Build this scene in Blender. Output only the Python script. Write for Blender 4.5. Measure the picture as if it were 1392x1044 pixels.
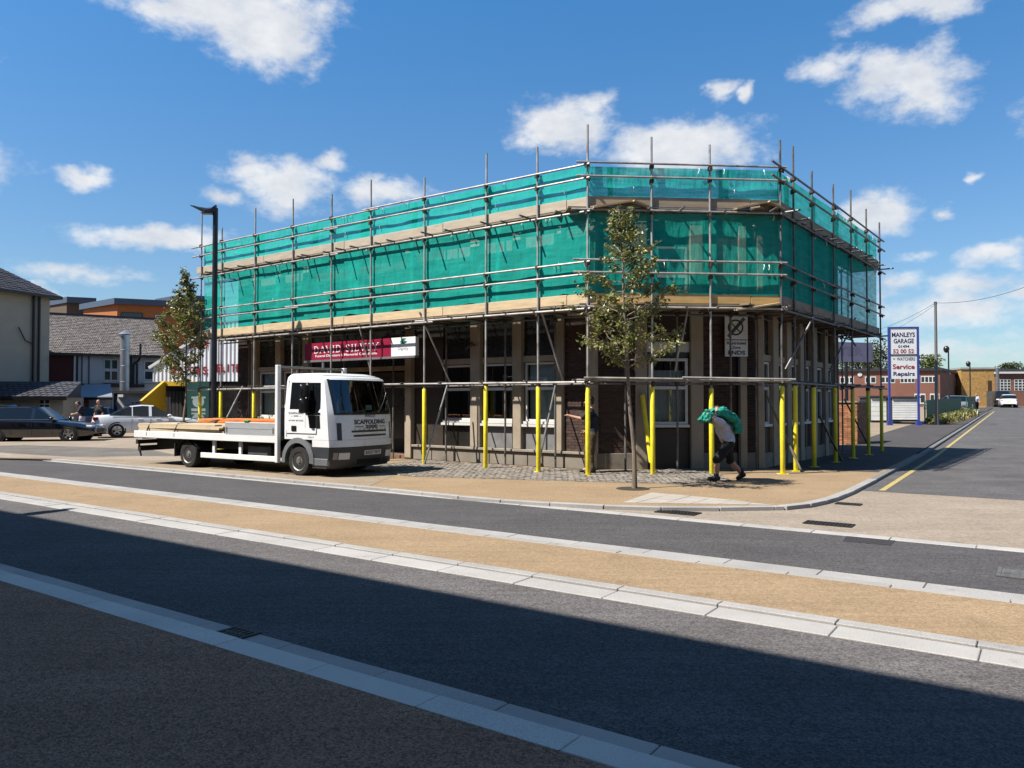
import bpy, bmesh, math, random
from mathutils import Vector, Matrix
from mathutils import noise as mnoise
R = math.radians
scene = bpy.context.scene
for _o in list(bpy.data.objects):
    bpy.data.objects.remove(_o)
col = scene.collection
rnd = random.Random(7)

# ------------------------------------------------------------------ camera
H = 1.70; FPX = 1045.0
cam_d = bpy.data.cameras.new('camera'); cam = bpy.data.objects.new('camera', cam_d); col.objects.link(cam)
cam_d.sensor_fit = 'HORIZONTAL'; cam_d.sensor_width = 36.0; cam_d.lens = 36.0*FPX/1392.0
cam.location = (0, 0, H); cam.rotation_euler = (R(90)+math.atan(24/FPX), 0, 0)
cam_d.clip_start = 0.05; cam_d.clip_end = 4000
scene.camera = cam

# ------------------------------------------------------------------ light
SUN_DIR = Vector((0.92, 0.38))            # horizontal travel of the light
SUN_EL = R(54)
h = SUN_DIR.normalized()*math.cos(SUN_EL)
ldir = Vector((h.x, h.y, -math.sin(SUN_EL)))
sun_d = bpy.data.lights.new('sun', 'SUN'); sun = bpy.data.objects.new('sun', sun_d); col.objects.link(sun)
sun_d.energy = 4.75; sun_d.angle = R(0.53); sun_d.color = (1.0, 0.95, 0.87)
sun.rotation_euler = ldir.to_track_quat('-Z', 'Y').to_euler(); sun.location = (-30, -20, 60)
vs = scene.view_settings
vs.view_transform = 'Standard'; vs.look = 'None'; vs.gamma = 1; vs.use_curve_mapping = False; vs.exposure = 1.28
scene.cycles.max_bounces = 7; scene.cycles.transparent_max_bounces = 24; scene.cycles.caustics_reflective = False; scene.cycles.caustics_refractive = False

world = bpy.data.worlds.new('World'); scene.world = world; world.use_nodes = True
WN = world.node_tree.nodes; WL = world.node_tree.links
WN.clear()
def wn(t, **k):
    n = WN.new(t)
    for a, b in k.items(): setattr(n, a, b)
    return n
def wmath(op, a, b=None, c=None, clamp=False):
    n = wn('ShaderNodeMath', operation=op); n.use_clamp = clamp
    for i, x in enumerate((a, b, c)):
        if x is None: continue
        if isinstance(x, (int, float)): n.inputs[i].default_value = x
        else: WL.new(x, n.inputs[i])
    return n.outputs[0]
w_out = wn('ShaderNodeOutputWorld'); w_bg = wn('ShaderNodeBackground'); w_bg.inputs['Strength'].default_value = 0.05
WL.new(w_bg.outputs[0], w_out.inputs[0])
sky = wn('ShaderNodeTexSky', sky_type='NISHITA'); sky.sun_disc = False
sky.sun_elevation = SUN_EL; sky.sun_rotation = math.atan2(-ldir.x, -ldir.y)
sky.air_density = 1.0; sky.dust_density = 0.6; sky.ozone_density = 2.5; sky.altitude = 50
tint = wn('ShaderNodeMix', data_type='RGBA', blend_type='MULTIPLY'); tint.inputs[0].default_value = 1.0
WL.new(sky.outputs[0], tint.inputs[6]); TINT = tint.inputs[7]
tc = wn('ShaderNodeTexCoord'); sx = wn('ShaderNodeSeparateXYZ'); WL.new(tc.outputs['Generated'], sx.inputs[0])
az = wmath('ARCTAN2', sx.outputs[0], sx.outputs[1]); el = wmath('ARCSINE', sx.outputs[2])
tm_ = wn('ShaderNodeMix', data_type='RGBA'); te_ = wn('ShaderNodeMapRange'); WL.new(el, te_.inputs[0]); te_.inputs[1].default_value = .12; te_.inputs[2].default_value = .5
WL.new(te_.outputs[0], tm_.inputs[0]); tm_.inputs[6].default_value = (.80, .965, 1.07, 1); tm_.inputs[7].default_value = (.50, 1.12, 1.48, 1); WL.new(tm_.outputs[2], TINT)
comb = wn('ShaderNodeCombineXYZ'); WL.new(az, comb.inputs[0]); WL.new(el, comb.inputs[1])
def wnoise(vec, scale, detail=6, rough=.55, stretch=(1, 1.5, 1), off=(0, 0, 0)):
    mp = wn('ShaderNodeMapping'); mp.inputs['Scale'].default_value = stretch; mp.inputs['Location'].default_value = off
    WL.new(vec, mp.inputs[0]); n = wn('ShaderNodeTexNoise'); n.inputs['Scale'].default_value = scale
    n.inputs['Detail'].default_value = detail; n.inputs['Roughness'].default_value = rough
    WL.new(mp.outputs[0], n.inputs['Vector']); return n
warp = wnoise(comb.outputs[0], 16, 4, .6)
wsub = wn('ShaderNodeVectorMath', operation='SUBTRACT'); WL.new(warp.outputs['Color'], wsub.inputs[0]); wsub.inputs[1].default_value = (.5, .5, .5)
wsc = wn('ShaderNodeVectorMath', operation='MULTIPLY'); WL.new(wsub.outputs[0], wsc.inputs[0]); wsc.inputs[1].default_value = (.055, .035, 0)
pos = wn('ShaderNodeVectorMath', operation='ADD'); WL.new(comb.outputs[0], pos.inputs[0]); WL.new(wsc.outputs[0], pos.inputs[1])
CLOUDS = [  # azimuth/elevation ellipses, listed as the photograph's image offsets and turned into sky angles here
 (300,-5,185,72,1.15),(362,52,88,50,1.1),(215,5,70,32,.8),(390,250,80,44,1.0),(345,232,55,28,.8),(308,266,45,14,.7),(450,220,34,16,.7),(520,258,66,26,.85),
 (122,240,42,20,.75),(205,322,135,20,.9),(110,370,110,15,.55),(40,398,70,13,.55),(765,170,86,44,1.05),(806,140,34,22,.7),(930,196,122,48,1.15),(880,205,60,36,.9),
 (983,118,22,20,.9),(1016,124,12,12,.7),(1235,95,100,50,1.0),(1135,85,56,24,.75),(1262,130,70,34,.7),(1250,2,125,28,.9),(1196,287,64,32,1.0),
 (1328,241,20,11,.7),(1285,283,16,9,.5),(1358,346,66,22,.9),(1255,347,32,12,.6),(1300,420,120,36,.7),(1215,385,46,20,.6),(1330,385,80,18,.6),(1390,390,60,22,.7),
 (1260,470,160,26,.45),(-160,200,200,70,1.1),(-120,20,120,50,.9),(1560,120,170,80,1.1),(1640,330,180,50,1.0)]
mx = None
for (u, v, ru, rv, s) in CLOUDS:
    a0 = math.atan((u-696)/FPX); ca = math.cos(a0); e0 = math.atan((546-v)/FPX*ca)
    da = ru/FPX*ca*ca; de = rv/FPX*ca*math.cos(e0)**2
    d1 = wn('ShaderNodeVectorMath', operation='SUBTRACT'); WL.new(pos.outputs[0], d1.inputs[0]); d1.inputs[1].default_value = (a0, e0, 0)
    d2 = wn('ShaderNodeVectorMath', operation='MULTIPLY'); WL.new(d1.outputs[0], d2.inputs[0]); d2.inputs[1].default_value = (1/da, 1/de, 0)
    ln = wn('ShaderNodeVectorMath', operation='LENGTH'); WL.new(d2.outputs[0], ln.inputs[0])
    m = wmath('MULTIPLY', wmath('SUBTRACT', 1.0, ln.outputs['Value']), s)
    mx = m if mx is None else wmath('MAXIMUM', mx, m)
# elsewhere in the sky: the same scattered cumulus, from noise on the direction itself
nb = wn('ShaderNodeTexNoise'); nb.inputs['Scale'].default_value = 3.2; nb.inputs['Detail'].default_value = 3; WL.new(tc.outputs['Generated'], nb.inputs['Vector'])
gate = wn('ShaderNodeMapRange'); gate.interpolation_type = 'SMOOTHSTEP'; WL.new(wmath('ABSOLUTE', az), gate.inputs[0]); gate.inputs[1].default_value = .75; gate.inputs[2].default_value = 1.1
gen = wmath('MULTIPLY', wmath('MULTIPLY', wmath('SUBTRACT', nb.outputs[0], .54), 4.0), gate.outputs[0])
up = wn('ShaderNodeMapRange'); WL.new(el, up.inputs[0]); up.inputs[1].default_value = 0.02; up.inputs[2].default_value = .12
gen = wmath('SUBTRACT', wmath('MULTIPLY', gen, up.outputs[0]), wmath('MULTIPLY', wmath('SUBTRACT', 1.0, gate.outputs[0]), 1.0))
mx = wmath('MAXIMUM', mx, gen)
mx = wmath('MAXIMUM', mx, -0.7)
fb = wnoise(comb.outputs[0], 22, 11, .61)
dens = wmath('ADD', wmath('MULTIPLY', mx, 0.95), wmath('MULTIPLY', wmath('SUBTRACT', fb.outputs[0], .5), 1.5))
al = wn('ShaderNodeMapRange'); al.interpolation_type = 'SMOOTHSTEP'; WL.new(dens, al.inputs[0]); al.inputs[1].default_value = -0.10; al.inputs[2].default_value = .66
fb2 = wnoise(comb.outputs[0], 17, 7, .6, off=(0.0, -.035, 0))
lit = wn('ShaderNodeMapRange'); WL.new(wmath('ADD', fb2.outputs[0], wmath('MULTIPLY', dens, -.12)), lit.inputs[0]); lit.inputs[1].default_value = .28; lit.inputs[2].default_value = .62
cc = wn('ShaderNodeMix', data_type='RGBA'); WL.new(lit.outputs[0], cc.inputs[0]); cc.inputs[6].default_value = (5.7, 6.0, 6.5, 1); cc.inputs[7].default_value = (7.7, 7.75, 7.8, 1)
mixc = wn('ShaderNodeMix', data_type='RGBA'); WL.new(wmath('MULTIPLY', al.outputs[0], .94), mixc.inputs[0]); WL.new(tint.outputs[2], mixc.inputs[6]); WL.new(cc.outputs[2], mixc.inputs[7])
WL.new(mixc.outputs[2], w_bg.inputs['Color'])

# ------------------------------------------------------------------ materials
def base_mat(name):
    m = bpy.data.materials.new(name); m.use_nodes = True
    nt = m.node_tree; b = nt.nodes['Principled BSDF']
    return m, nt.nodes, nt.links, b
ALB = .46
def c4(c): return (c[0], c[1], c[2], 1)
def M(name, c, rough=.6, metal=0.0, var=.12, vscale=2.5, bump=0.0, bscale=60, spec=.4, island=0.0, stain=None, grain=0.0, gscale=150, coat=0.0, stretch=(1, 1, 1), grough=.6):
    c = [x*ALB for x in c]; stain = stain and ([x*ALB for x in stain[0]],)+tuple(stain[1:])
    m, N, L, b = base_mat(name)
    b.inputs['Roughness'].default_value = rough; b.inputs['Metallic'].default_value = metal
    b.inputs['Specular IOR Level'].default_value = spec; b.inputs['Coat Weight'].default_value = coat
    t = N.new('ShaderNodeTexCoord'); mp = N.new('ShaderNodeMapping'); mp.inputs['Scale'].default_value = stretch
    L.new(t.outputs['Object'], mp.inputs[0])
    def nz(scale, det=5):
        n = N.new('ShaderNodeTexNoise'); n.inputs['Scale'].default_value = scale; n.inputs['Detail'].default_value = det; n.inputs['Roughness'].default_value = grough
        L.new(mp.outputs[0], n.inputs['Vector']); return n
    def mul(a_sock, fac_sock, lo, hi, fmin=.3, fmax=.7):
        mr = N.new('ShaderNodeMapRange'); L.new(fac_sock, mr.inputs[0])
        mr.inputs[1].default_value = fmin; mr.inputs[2].default_value = fmax; mr.inputs[3].default_value = lo; mr.inputs[4].default_value = hi
        x = N.new('ShaderNodeVectorMath'); x.operation = 'SCALE'; L.new(a_sock, x.inputs[0]); L.new(mr.outputs[0], x.inputs[3]); return x.outputs[0]
    rgb = N.new('ShaderNodeRGB'); rgb.outputs[0].default_value = c4(c); s = rgb.outputs[0]
    if stain:
        n = nz(stain[1], 6); mr = N.new('ShaderNodeMapRange'); mr.interpolation_type = 'SMOOTHSTEP'; L.new(n.outputs[0], mr.inputs[0])
        mr.inputs[1].default_value = stain[2]; mr.inputs[2].default_value = stain[2]+.16; mr.inputs[4].default_value = stain[3]
        x = N.new('ShaderNodeMix'); x.data_type = 'RGBA'; L.new(mr.outputs[0], x.inputs[0]); L.new(s, x.inputs[6]); x.inputs[7].default_value = c4(stain[0]); s = x.outputs[2]
    if var: s = mul(s, nz(vscale).outputs[0], 1-var, 1+var)
    if grain: s = mul(s, nz(gscale, 2).outputs[0], 1-grain, 1+grain)
    if island:
        g = N.new('ShaderNodeNewGeometry'); s = mul(s, g.outputs['Random Per Island'], 1-island, 1+island, 0, 1)
    oi = N.new('ShaderNodeObjectInfo')
    if island: s = mul(s, oi.outputs['Random'], 1-island*.6, 1+island*.6, 0, 1)
    L.new(s, b.inputs['Base Color'])
    if rough < .95:
        mr = N.new('ShaderNodeMapRange'); L.new(nz(vscale*2).outputs[0], mr.inputs[0]); mr.inputs[3].default_value = max(rough-.08, 0.02); mr.inputs[4].default_value = min(rough+.08, 1); L.new(mr.outputs[0], b.inputs['Roughness'])
    if bump:
        bn = N.new('ShaderNodeBump'); bn.inputs['Strength'].default_value = min(bump, 1); bn.inputs['Distance'].default_value = .01
        L.new(nz(bscale, 4).outputs[0], bn.inputs['Height']); L.new(bn.outputs[0], b.inputs['Normal'])
    return m
def Mglass(name, tint_c=(.75, .85, .85), refl=.16):
    m, N, L, b = base_mat(name); N.remove(b); o = N['Material Output']
    tr = N.new('ShaderNodeBsdfTransparent'); tr.inputs[0].default_value = c4(tint_c)
    gl = N.new('ShaderNodeBsdfGlossy'); gl.inputs['Roughness'].default_value = .02; gl.inputs[0].default_value = (.95, .97, 1, 1)
    fr = N.new('ShaderNodeFresnel'); fr.inputs[0].default_value = 1.5
    a = N.new('ShaderNodeMath'); a.operation = 'ADD'; L.new(fr.outputs[0], a.inputs[0]); a.inputs[1].default_value = refl-.04; a.use_clamp = True
    mx = N.new('ShaderNodeMixShader'); L.new(a.outputs[0], mx.inputs[0]); L.new(tr.outputs[0], mx.inputs[1]); L.new(gl.outputs[0], mx.inputs[2]); L.new(mx.outputs[0], o.inputs[0])
    return m
def Mnet(name, c, trans, seed):
    """woven debris netting: open weave (see-through share), lit from both sides"""
    m, N, L, b = base_mat(name); N.remove(b); o = N['Material Output']
    t = N.new('ShaderNodeTexCoord')
    mp = N.new('ShaderNodeMapping'); mp.inputs['Location'].default_value = (seed, seed*.7, 0); mp.inputs['Scale'].default_value = (1, 1, 6); L.new(t.outputs['Object'], mp.inputs[0])
    n = N.new('ShaderNodeTexNoise'); n.inputs['Scale'].default_value = 2.2; n.inputs['Detail'].default_value = 5; L.new(mp.outputs[0], n.inputs['Vector'])
    mr = N.new('ShaderNodeMapRange'); L.new(n.outputs[0], mr.inputs[0]); mr.inputs[1].default_value = .3; mr.inputs[2].default_value = .7; mr.inputs[3].default_value = trans-.13; mr.inputs[4].default_value = trans+.13
    n2 = N.new('ShaderNodeTexNoise'); n2.inputs['Scale'].default_value = 1.1; n2.inputs['Detail'].default_value = 3; L.new(mp.outputs[0], n2.inputs['Vector'])
    cm = N.new('ShaderNodeMix'); cm.data_type = 'RGBA'; L.new(n2.outputs[0], cm.inputs[0]); cm.inputs[6].default_value = c4([x*.72 for x in c]); cm.inputs[7].default_value = c4([min(1, x*1.22+.02) for x in c])
    df = N.new('ShaderNodeBsdfDiffuse'); tl = N.new('ShaderNodeBsdfTranslucent'); L.new(cm.outputs[2], df.inputs[0]); L.new(cm.outputs[2], tl.inputs[0])
    mix1 = N.new('ShaderNodeMixShader'); mix1.inputs[0].default_value = .36; L.new(df.outputs[0], mix1.inputs[1]); L.new(tl.outputs[0], mix1.inputs[2])
    mp3 = N.new('ShaderNodeMapping'); mp3.inputs['Rotation'].default_value = (.5, .35, seed); mp3.inputs['Scale'].default_value = (1, 1, .28); L.new(t.outputs['Object'], mp3.inputs[0])
    n3 = N.new('ShaderNodeTexNoise'); n3.inputs['Scale'].default_value = 6; n3.inputs['Detail'].default_value = 5; L.new(mp3.outputs[0], n3.inputs['Vector'])
    bn = N.new('ShaderNodeBump'); bn.inputs['Strength'].default_value = .8; bn.inputs['Distance'].default_value = .05; L.new(n3.outputs[0], bn.inputs['Height']); L.new(bn.outputs[0], df.inputs['Normal']); L.new(bn.outputs[0], tl.inputs['Normal'])
    tr = N.new('ShaderNodeBsdfTransparent'); tr.inputs[0].default_value = (.93, 1, .98, 1)
    mx = N.new('ShaderNodeMixShader'); L.new(mr.outputs[0], mx.inputs[0]); L.new(mix1.outputs[0], mx.inputs[1]); L.new(tr.outputs[0], mx.inputs[2]); L.new(mx.outputs[0], o.inputs[0])
    return m
def Mleaf(name, c):
    m, N, L, b = base_mat(name); o = N['Material Output']
    g = N.new('ShaderNodeNewGeometry'); cr = N.new('ShaderNodeValToRGB'); L.new(g.outputs['Random Per Island'], cr.inputs[0])
    cr.color_ramp.elements[0].color = c4([x*.62 for x in c]); cr.color_ramp.elements[1].color = c4([x*1.5 for x in c])
    e = cr.color_ramp.elements.new(.9); e.color = c4((c[0]*2.0, c[1]*1.45, c[2]*1.0))
    L.new(cr.outputs[0], b.inputs['Base Color']); b.inputs['Roughness'].default_value = .42; b.inputs['Specular IOR Level'].default_value = .55
    tl = N.new('ShaderNodeBsdfTranslucent'); L.new(cr.outputs[0], tl.inputs[0])
    mx = N.new('ShaderNodeMixShader'); mx.inputs[0].default_value = .25; L.new(b.outputs[0], mx.inputs[1]); L.new(tl.outputs[0], mx.inputs[2]); L.new(mx.outputs[0], o.inputs[0])
    return m

def Masphalt(name, c, patch=.10, speck=.45, sscale=95, wear=.07, rough=.9):
    c = [x*ALB for x in c]; m, N, L, b = base_mat(name); b.inputs['Specular IOR Level'].default_value = .12
    t = N.new('ShaderNodeTexCoord')
    def nz(scale, det, st=(1, 1, 1)):
        mp = N.new('ShaderNodeMapping'); mp.inputs['Scale'].default_value = st; mp.inputs['Rotation'].default_value = (0, 0, R(35)); L.new(t.outputs['Object'], mp.inputs[0])
        n = N.new('ShaderNodeTexNoise'); n.inputs['Scale'].default_value = scale; n.inputs['Detail'].default_value = det; L.new(mp.outputs[0], n.inputs['Vector']); return n.outputs[0]
    def mr(x, a, bb, lo, hi):
        n = N.new('ShaderNodeMapRange'); L.new(x, n.inputs[0]); n.inputs[1].default_value = a; n.inputs[2].default_value = bb; n.inputs[3].default_value = lo; n.inputs[4].default_value = hi; return n.outputs[0]
    vo = N.new('ShaderNodeTexVoronoi'); vo.inputs['Scale'].default_value = sscale; L.new(t.outputs['Object'], vo.inputs['Vector'])
    bw = N.new('ShaderNodeSeparateColor'); L.new(vo.outputs['Color'], bw.inputs[0])
    f = N.new('ShaderNodeMath'); f.operation = 'MULTIPLY'
    L.new(mr(bw.outputs[0], 0, 1, 1-speck, 1+speck), f.inputs[0])
    f2 = N.new('ShaderNodeMath'); f2.operation = 'MULTIPLY'; L.new(mr(nz(.9, 5), .3, .7, 1-patch, 1+patch), f2.inputs[0]); L.new(mr(nz(.35, 4, (1, 5, 1)), .3, .7, 1-patch*.8, 1+patch*.8), f2.inputs[1])
    L.new(f2.outputs[0], f.inputs[1])
    f3 = N.new('ShaderNodeMath'); f3.operation = 'MULTIPLY'; L.new(f.outputs[0], f3.inputs[0]); L.new(mr(nz(22, 4), .3, .7, .9, 1.1), f3.inputs[1])
    def mulm(a_, b_):
        n = N.new('ShaderNodeMath'); n.operation = 'MULTIPLY'; L.new(a_, n.inputs[0]); L.new(b_, n.inputs[1]); return n.outputs[0]
    # trodden gum, oil drips and darker damp stains
    v2 = N.new('ShaderNodeTexVoronoi'); v2.inputs['Scale'].default_value = 1.7; L.new(t.outputs['Object'], v2.inputs['Vector'])
    tot = mulm(f3.outputs[0], mr(v2.outputs['Distance'], .018, .034, .62, 1.0))
    v3 = N.new('ShaderNodeTexVoronoi'); v3.inputs['Scale'].default_value = .55; L.new(t.outputs['Object'], v3.inputs['Vector'])
    tot = mulm(tot, mr(v3.outputs['Distance'], .03, .14, .86, 1.0))
    tot = mulm(tot, mr(nz(2.6, 7), .60, .74, 1.0, .84)); tot = mulm(tot, mr(nz(1.3, 3, (.5, 9, 1)), .32, .68, 1-wear, 1+wear))
    s = N.new('ShaderNodeVectorMath'); s.operation = 'SCALE'; s.inputs[0].default_value = c; L.new(tot, s.inputs[3])
    L.new(s.outputs[0], b.inputs['Base Color']); b.inputs['Roughness'].default_value = rough
    bn = N.new('ShaderNodeBump'); bn.inputs['Strength'].default_value = .5; bn.inputs['Distance'].default_value = .006; L.new(vo.outputs['Distance'], bn.inputs['Height']); L.new(bn.outputs[0], b.inputs['Normal'])
    return m

# ------------------------------------------------------------------ mesh helpers
class Frame:
    """vertical face: s runs to the viewer's right seen from outside, d outwards, z up"""
    def __init__(s, o, n):
        n = Vector(n).normalized(); s.o = Vector(o); s.n = n; s.t = Vector((-n.y, n.x))
    def __call__(s, a, d, z):
        p = s.o + s.t*a + s.n*d
        return Vector((p.x, p.y, z))
    def at(s, u, d=0):
        """s where the sight line of photo column u meets the face pushed out by d"""
        k = (u-696)/FPX; o = s.o+s.n*d
        return (k*o.y-o.x)/(s.t.x-k*s.t.y)
class MB:
    def __init__(s): s.v = []; s.f = []; s.m = []
    def poly(s, pts, m=0):
        i = len(s.v); s.v += [tuple(p) for p in pts]; s.f.append(tuple(range(i, i+len(pts)))); s.m.append(m); return s
    def hexa(s, p, m=0):
        i = len(s.v); s.v += [tuple(x) for x in p]
        for q in ((0, 3, 2, 1), (4, 5, 6, 7), (0, 1, 5, 4), (1, 2, 6, 5), (2, 3, 7, 6), (3, 0, 4, 7)):
            s.f.append(tuple(i+k for k in q)); s.m.append(m)
        return s
    def bx(s, x0, x1, y0, y1, z0, z1, m=0):
        return s.hexa([(x0, y0, z0), (x1, y0, z0), (x1, y1, z0), (x0, y1, z0), (x0, y0, z1), (x1, y0, z1), (x1, y1, z1), (x0, y1, z1)], m)
    def fb(s, F, s0, s1, d0, d1, z0, z1, m=0):
        return s.hexa([F(s0, d1, z0), F(s1, d1, z0), F(s1, d0, z0), F(s0, d0, z0), F(s0, d1, z1), F(s1, d1, z1), F(s1, d0, z1), F(s0, d0, z1)], m)
    def beam(s, p0, p1, w, t, up=(0, 0, 1), m=0):
        p0 = Vector(p0); p1 = Vector(p1); a = (p1-p0).normalized(); up = Vector(up)
        x = a.cross(up); x = x.normalized() if x.length > 1e-5 else Vector((1, 0, 0)); y = x.cross(a).normalized()
        x = x*w/2; y = y*t/2
        return s.hexa([p0-x-y, p0+x-y, p1+x-y, p1-x-y, p0-x+y, p0+x+y, p1+x+y, p1-x+y], m)
    def prism(s, pts, off, m=0):
        """closed polygon pts (3D) extruded by vector off"""
        off = Vector(off); n = len(pts); i = len(s.v)
        s.v += [tuple(p) for p in pts] + [tuple(Vector(p)+off) for p in pts]
        s.f.append(tuple(range(i, i+n))); s.f.append(tuple(range(i+2*n-1, i+n-1, -1))); s.m += [m, m]
        for k in range(n):
            s.f.append((i+k, i+(k+1) % n, i+n+(k+1) % n, i+n+k)); s.m.append(m)
        return s
    def path(s, pts, rad, n=8, m=0, cap=True):
        pts = [Vector(p) for p in pts]; k = len(pts)
        if not hasattr(rad, '__len__'): rad = [rad]*k
        i0 = len(s.v); prev = None
        for j, p in enumerate(pts):
            d = (pts[min(j+1, k-1)]-pts[max(j-1, 0)]).normalized()
            ref = prev if prev is not None else (Vector((0, 0, 1)) if abs(d.z) < .9 else Vector((1, 0, 0)))
            x = (ref-d*ref.dot(d)); x = x.normalized() if x.length > 1e-6 else d.orthogonal().normalized()
            prev = x; y = d.cross(x)
            for q in range(n):
                a = 2*math.pi*q/n; s.v.append(tuple(p+(x*math.cos(a)+y*math.sin(a))*rad[j]))
        for j in range(k-1):
            for q in range(n):
                a = i0+j*n+q; b = i0+j*n+(q+1) % n; s.f.append((a, b, b+n, a+n)); s.m.append(m)
        if cap:
            s.f.append(tuple(range(i0+n-1, i0-1, -1))); e = i0+(k-1)*n; s.f.append(tuple(range(e, e+n))); s.m += [m, m]
        return s
    def tube(s, a, b, r, n=8, m=0): return s.path([a, b], r, n, m)
    def lathe(s, prof, o, ax, n=16, m=0):
        """prof: (radius, along) pairs about axis ax from o"""
        o = Vector(o); ax = Vector(ax).normalized(); x = ax.orthogonal().normalized(); y = ax.cross(x); i0 = len(s.v); k = len(prof)
        for (r, t) in prof:
            for q in range(n):
                a = 2*math.pi*q/n; s.v.append(tuple(o+ax*t+(x*math.cos(a)+y*math.sin(a))*max(r, 1e-4)))
        for j in range(k-1):
            for q in range(n):
                a = i0+j*n+q; b = i0+j*n+(q+1) % n; s.f.append((a, b, b+n, a+n)); s.m.append(m)
        s.f.append(tuple(range(i0+n-1, i0-1, -1))); e = i0+(k-1)*n; s.f.append(tuple(range(e, e+n))); s.m += [m, m]
        return s
    def grid(s, rows, m=0, closed=False):
        i0 = len(s.v); nr = len(rows); nc = len(rows[0])
        for r in rows: s.v += [tuple(p) for p in r]
        for j in range(nr-1):
            for q in range(nc if closed else nc-1):
                a = i0+j*nc+q; b = i0+j*nc+(q+1) % nc; s.f.append((a, b, b+nc, a+nc)); s.m.append(m)
        return s
    def mesh(s, name, mats, smooth=False, recalc=True, bevel=0, merge=0):
        me = bpy.data.meshes.new(name); me.from_pydata(s.v, [], s.f)
        mats = mats if isinstance(mats, (list, tuple)) else [mats]
        for x in mats: me.materials.append(x)
        if len(mats) > 1: me.polygons.foreach_set('material_index', s.m)
        if recalc or bevel or merge:
            b = bmesh.new(); b.from_mesh(me)
            if merge: bmesh.ops.remove_doubles(b, verts=b.verts, dist=merge)
            if bevel: bmesh.ops.bevel(b, geom=b.edges[:], offset=bevel, segments=1, affect='EDGES', clamp_overlap=True)
            if recalc: bmesh.ops.recalc_face_normals(b, faces=b.faces)
            b.to_mesh(me); b.free()
        if smooth:
            me.polygons.foreach_set('use_smooth', [True]*len(me.polygons))
            try: me.set_sharp_from_angle(angle=R(38 if smooth is True else smooth))
            except Exception: pass
        return me
    def build(s, name, mats, parent=None, **k):
        return put(name, s.mesh(name, mats, **k), parent)
def put(name, me, parent=None, mat=None):
    o = bpy.data.objects.new(name, me); col.objects.link(o)
    if parent is not None:
        o.parent = parent
        if parent.get('_root'): o.matrix_parent_inverse = parent.get('_w') and Matrix.Translation(-parent.location) or Matrix.Identity(4)
    if mat is not None: o.matrix_basis = mat
    return o
def tag(o, label, cat, group=None):
    o['label'] = label; o['category'] = cat
    if group: o['group'] = group
    return o
def thing(name, loc, label, cat, group=None, rot=0, world=True):
    """Empty at the base; world=True: children are modelled in world coordinates; False: in the thing's own frame"""
    o = bpy.data.objects.new(name, None); col.objects.link(o); o.location = Vector(loc) if len(loc) == 3 else Vector((loc[0], loc[1], 0)); o.rotation_euler = (0, 0, rot)
    o.empty_display_size = .2; o['_root'] = 1; o['_w'] = 1 if world else 0
    if label: tag(o, label, cat, group)
    return o
def struct(o, kind='structure'): o['kind'] = kind; return o
def copy_tree(root, loc, rot=None, label=None):
    r = root.copy(); col.objects.link(r); r.location = loc
    if rot is not None: r.rotation_euler = (0, 0, rot)
    if label: r['label'] = label
    for ch in root.children:
        c = ch.copy(); col.objects.link(c); c.parent = r
        for g in ch.children:
            d = g.copy(); col.objects.link(d); d.parent = c
    return r
_tc = {}
def text_pts(txt, size, bold=0.0, spacing=1.0):
    key = (txt, size, bold, spacing)
    if key in _tc: return _tc[key]
    c = bpy.data.curves.new('t', 'FONT'); c.body = txt; c.size = size; c.resolution_u = 3; c.offset = bold; c.space_character = spacing; c.fill_mode = 'FRONT'
    o = bpy.data.objects.new('t', c); col.objects.link(o)
    me = bpy.data.meshes.new_from_object(o.evaluated_get(bpy.context.evaluated_depsgraph_get()))
    vv = [v.co.copy() for v in me.vertices]; ff = [tuple(p.vertices) for p in me.polygons]
    bpy.data.objects.remove(o); bpy.data.meshes.remove(me)
    _tc[key] = (vv, ff); return vv, ff
def lettering(txt, F, s0, s1, d, zmid, hgt, mat, parent, name='lettering', bold=.02, spacing=1.0, slope=0):
    """flat print on frame F, stretched to run s0..s1, hgt tall, centred on zmid"""
    vv, ff = text_pts(txt, 1.0, bold, spacing)
    x0 = min(v.x for v in vv); x1 = max(v.x for v in vv); y0 = min(v.y for v in vv); y1 = max(v.y for v in vv)
    mb = MB()
    for v in vv:
        a = (v.x-x0)/(x1-x0); mb.v.append(tuple(F(s0+(s1-s0)*a, d, zmid-hgt/2+hgt*(v.y-y0)/(y1-y0)+slope*a)))
    mb.f = ff; mb.m = [0]*len(ff)
    return mb.build(name, mat, parent, recalc=False)
def P(u, v, z=0.0):
    Y = (H-z)*FPX/(v-546); return Vector(((u-696)/FPX*Y, Y, z))
def up_z(u, v, Y): return H+(546-v)/FPX*Y
def at(u, v, Y): return Vector(((u-696)/FPX*Y, Y, up_z(u, v, Y)))
# ================================================================== materials in use
A_road = Masphalt('asphalt_near', (.178, .165, .163), .10, .45, 80, .10)
A_far = Masphalt('asphalt_far', (.124, .116, .119), .09, .35, 70)
A_side = Masphalt('asphalt_side', (.155, .146, .146), .14, .35, 60)
A_foot = Masphalt('asphalt_footway', (.115, .105, .105), .12, .4, 70)
A_near = Masphalt('resin_near', (.58, .31, .20), .10, .5, 95)
A_tan = Masphalt('resin_tan', (.435, .31, .19), .07, .22, 80)
A_bay = Masphalt('paving_bay', (.42, .33, .235), .10, .15, 40)
A_fore = Masphalt('forecourt', (.43, .35, .275), .16, .18, 40)
A_grey = Masphalt('forecourt_patch', (.22, .20, .18), .16, .25, 50)
m_granite = M('granite', (.45, .43, .41), .8, var=.12, vscale=1.2, grain=.3, gscale=120, island=.10, stain=((.30, .27, .24), 3.0, .58, .7))
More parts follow.
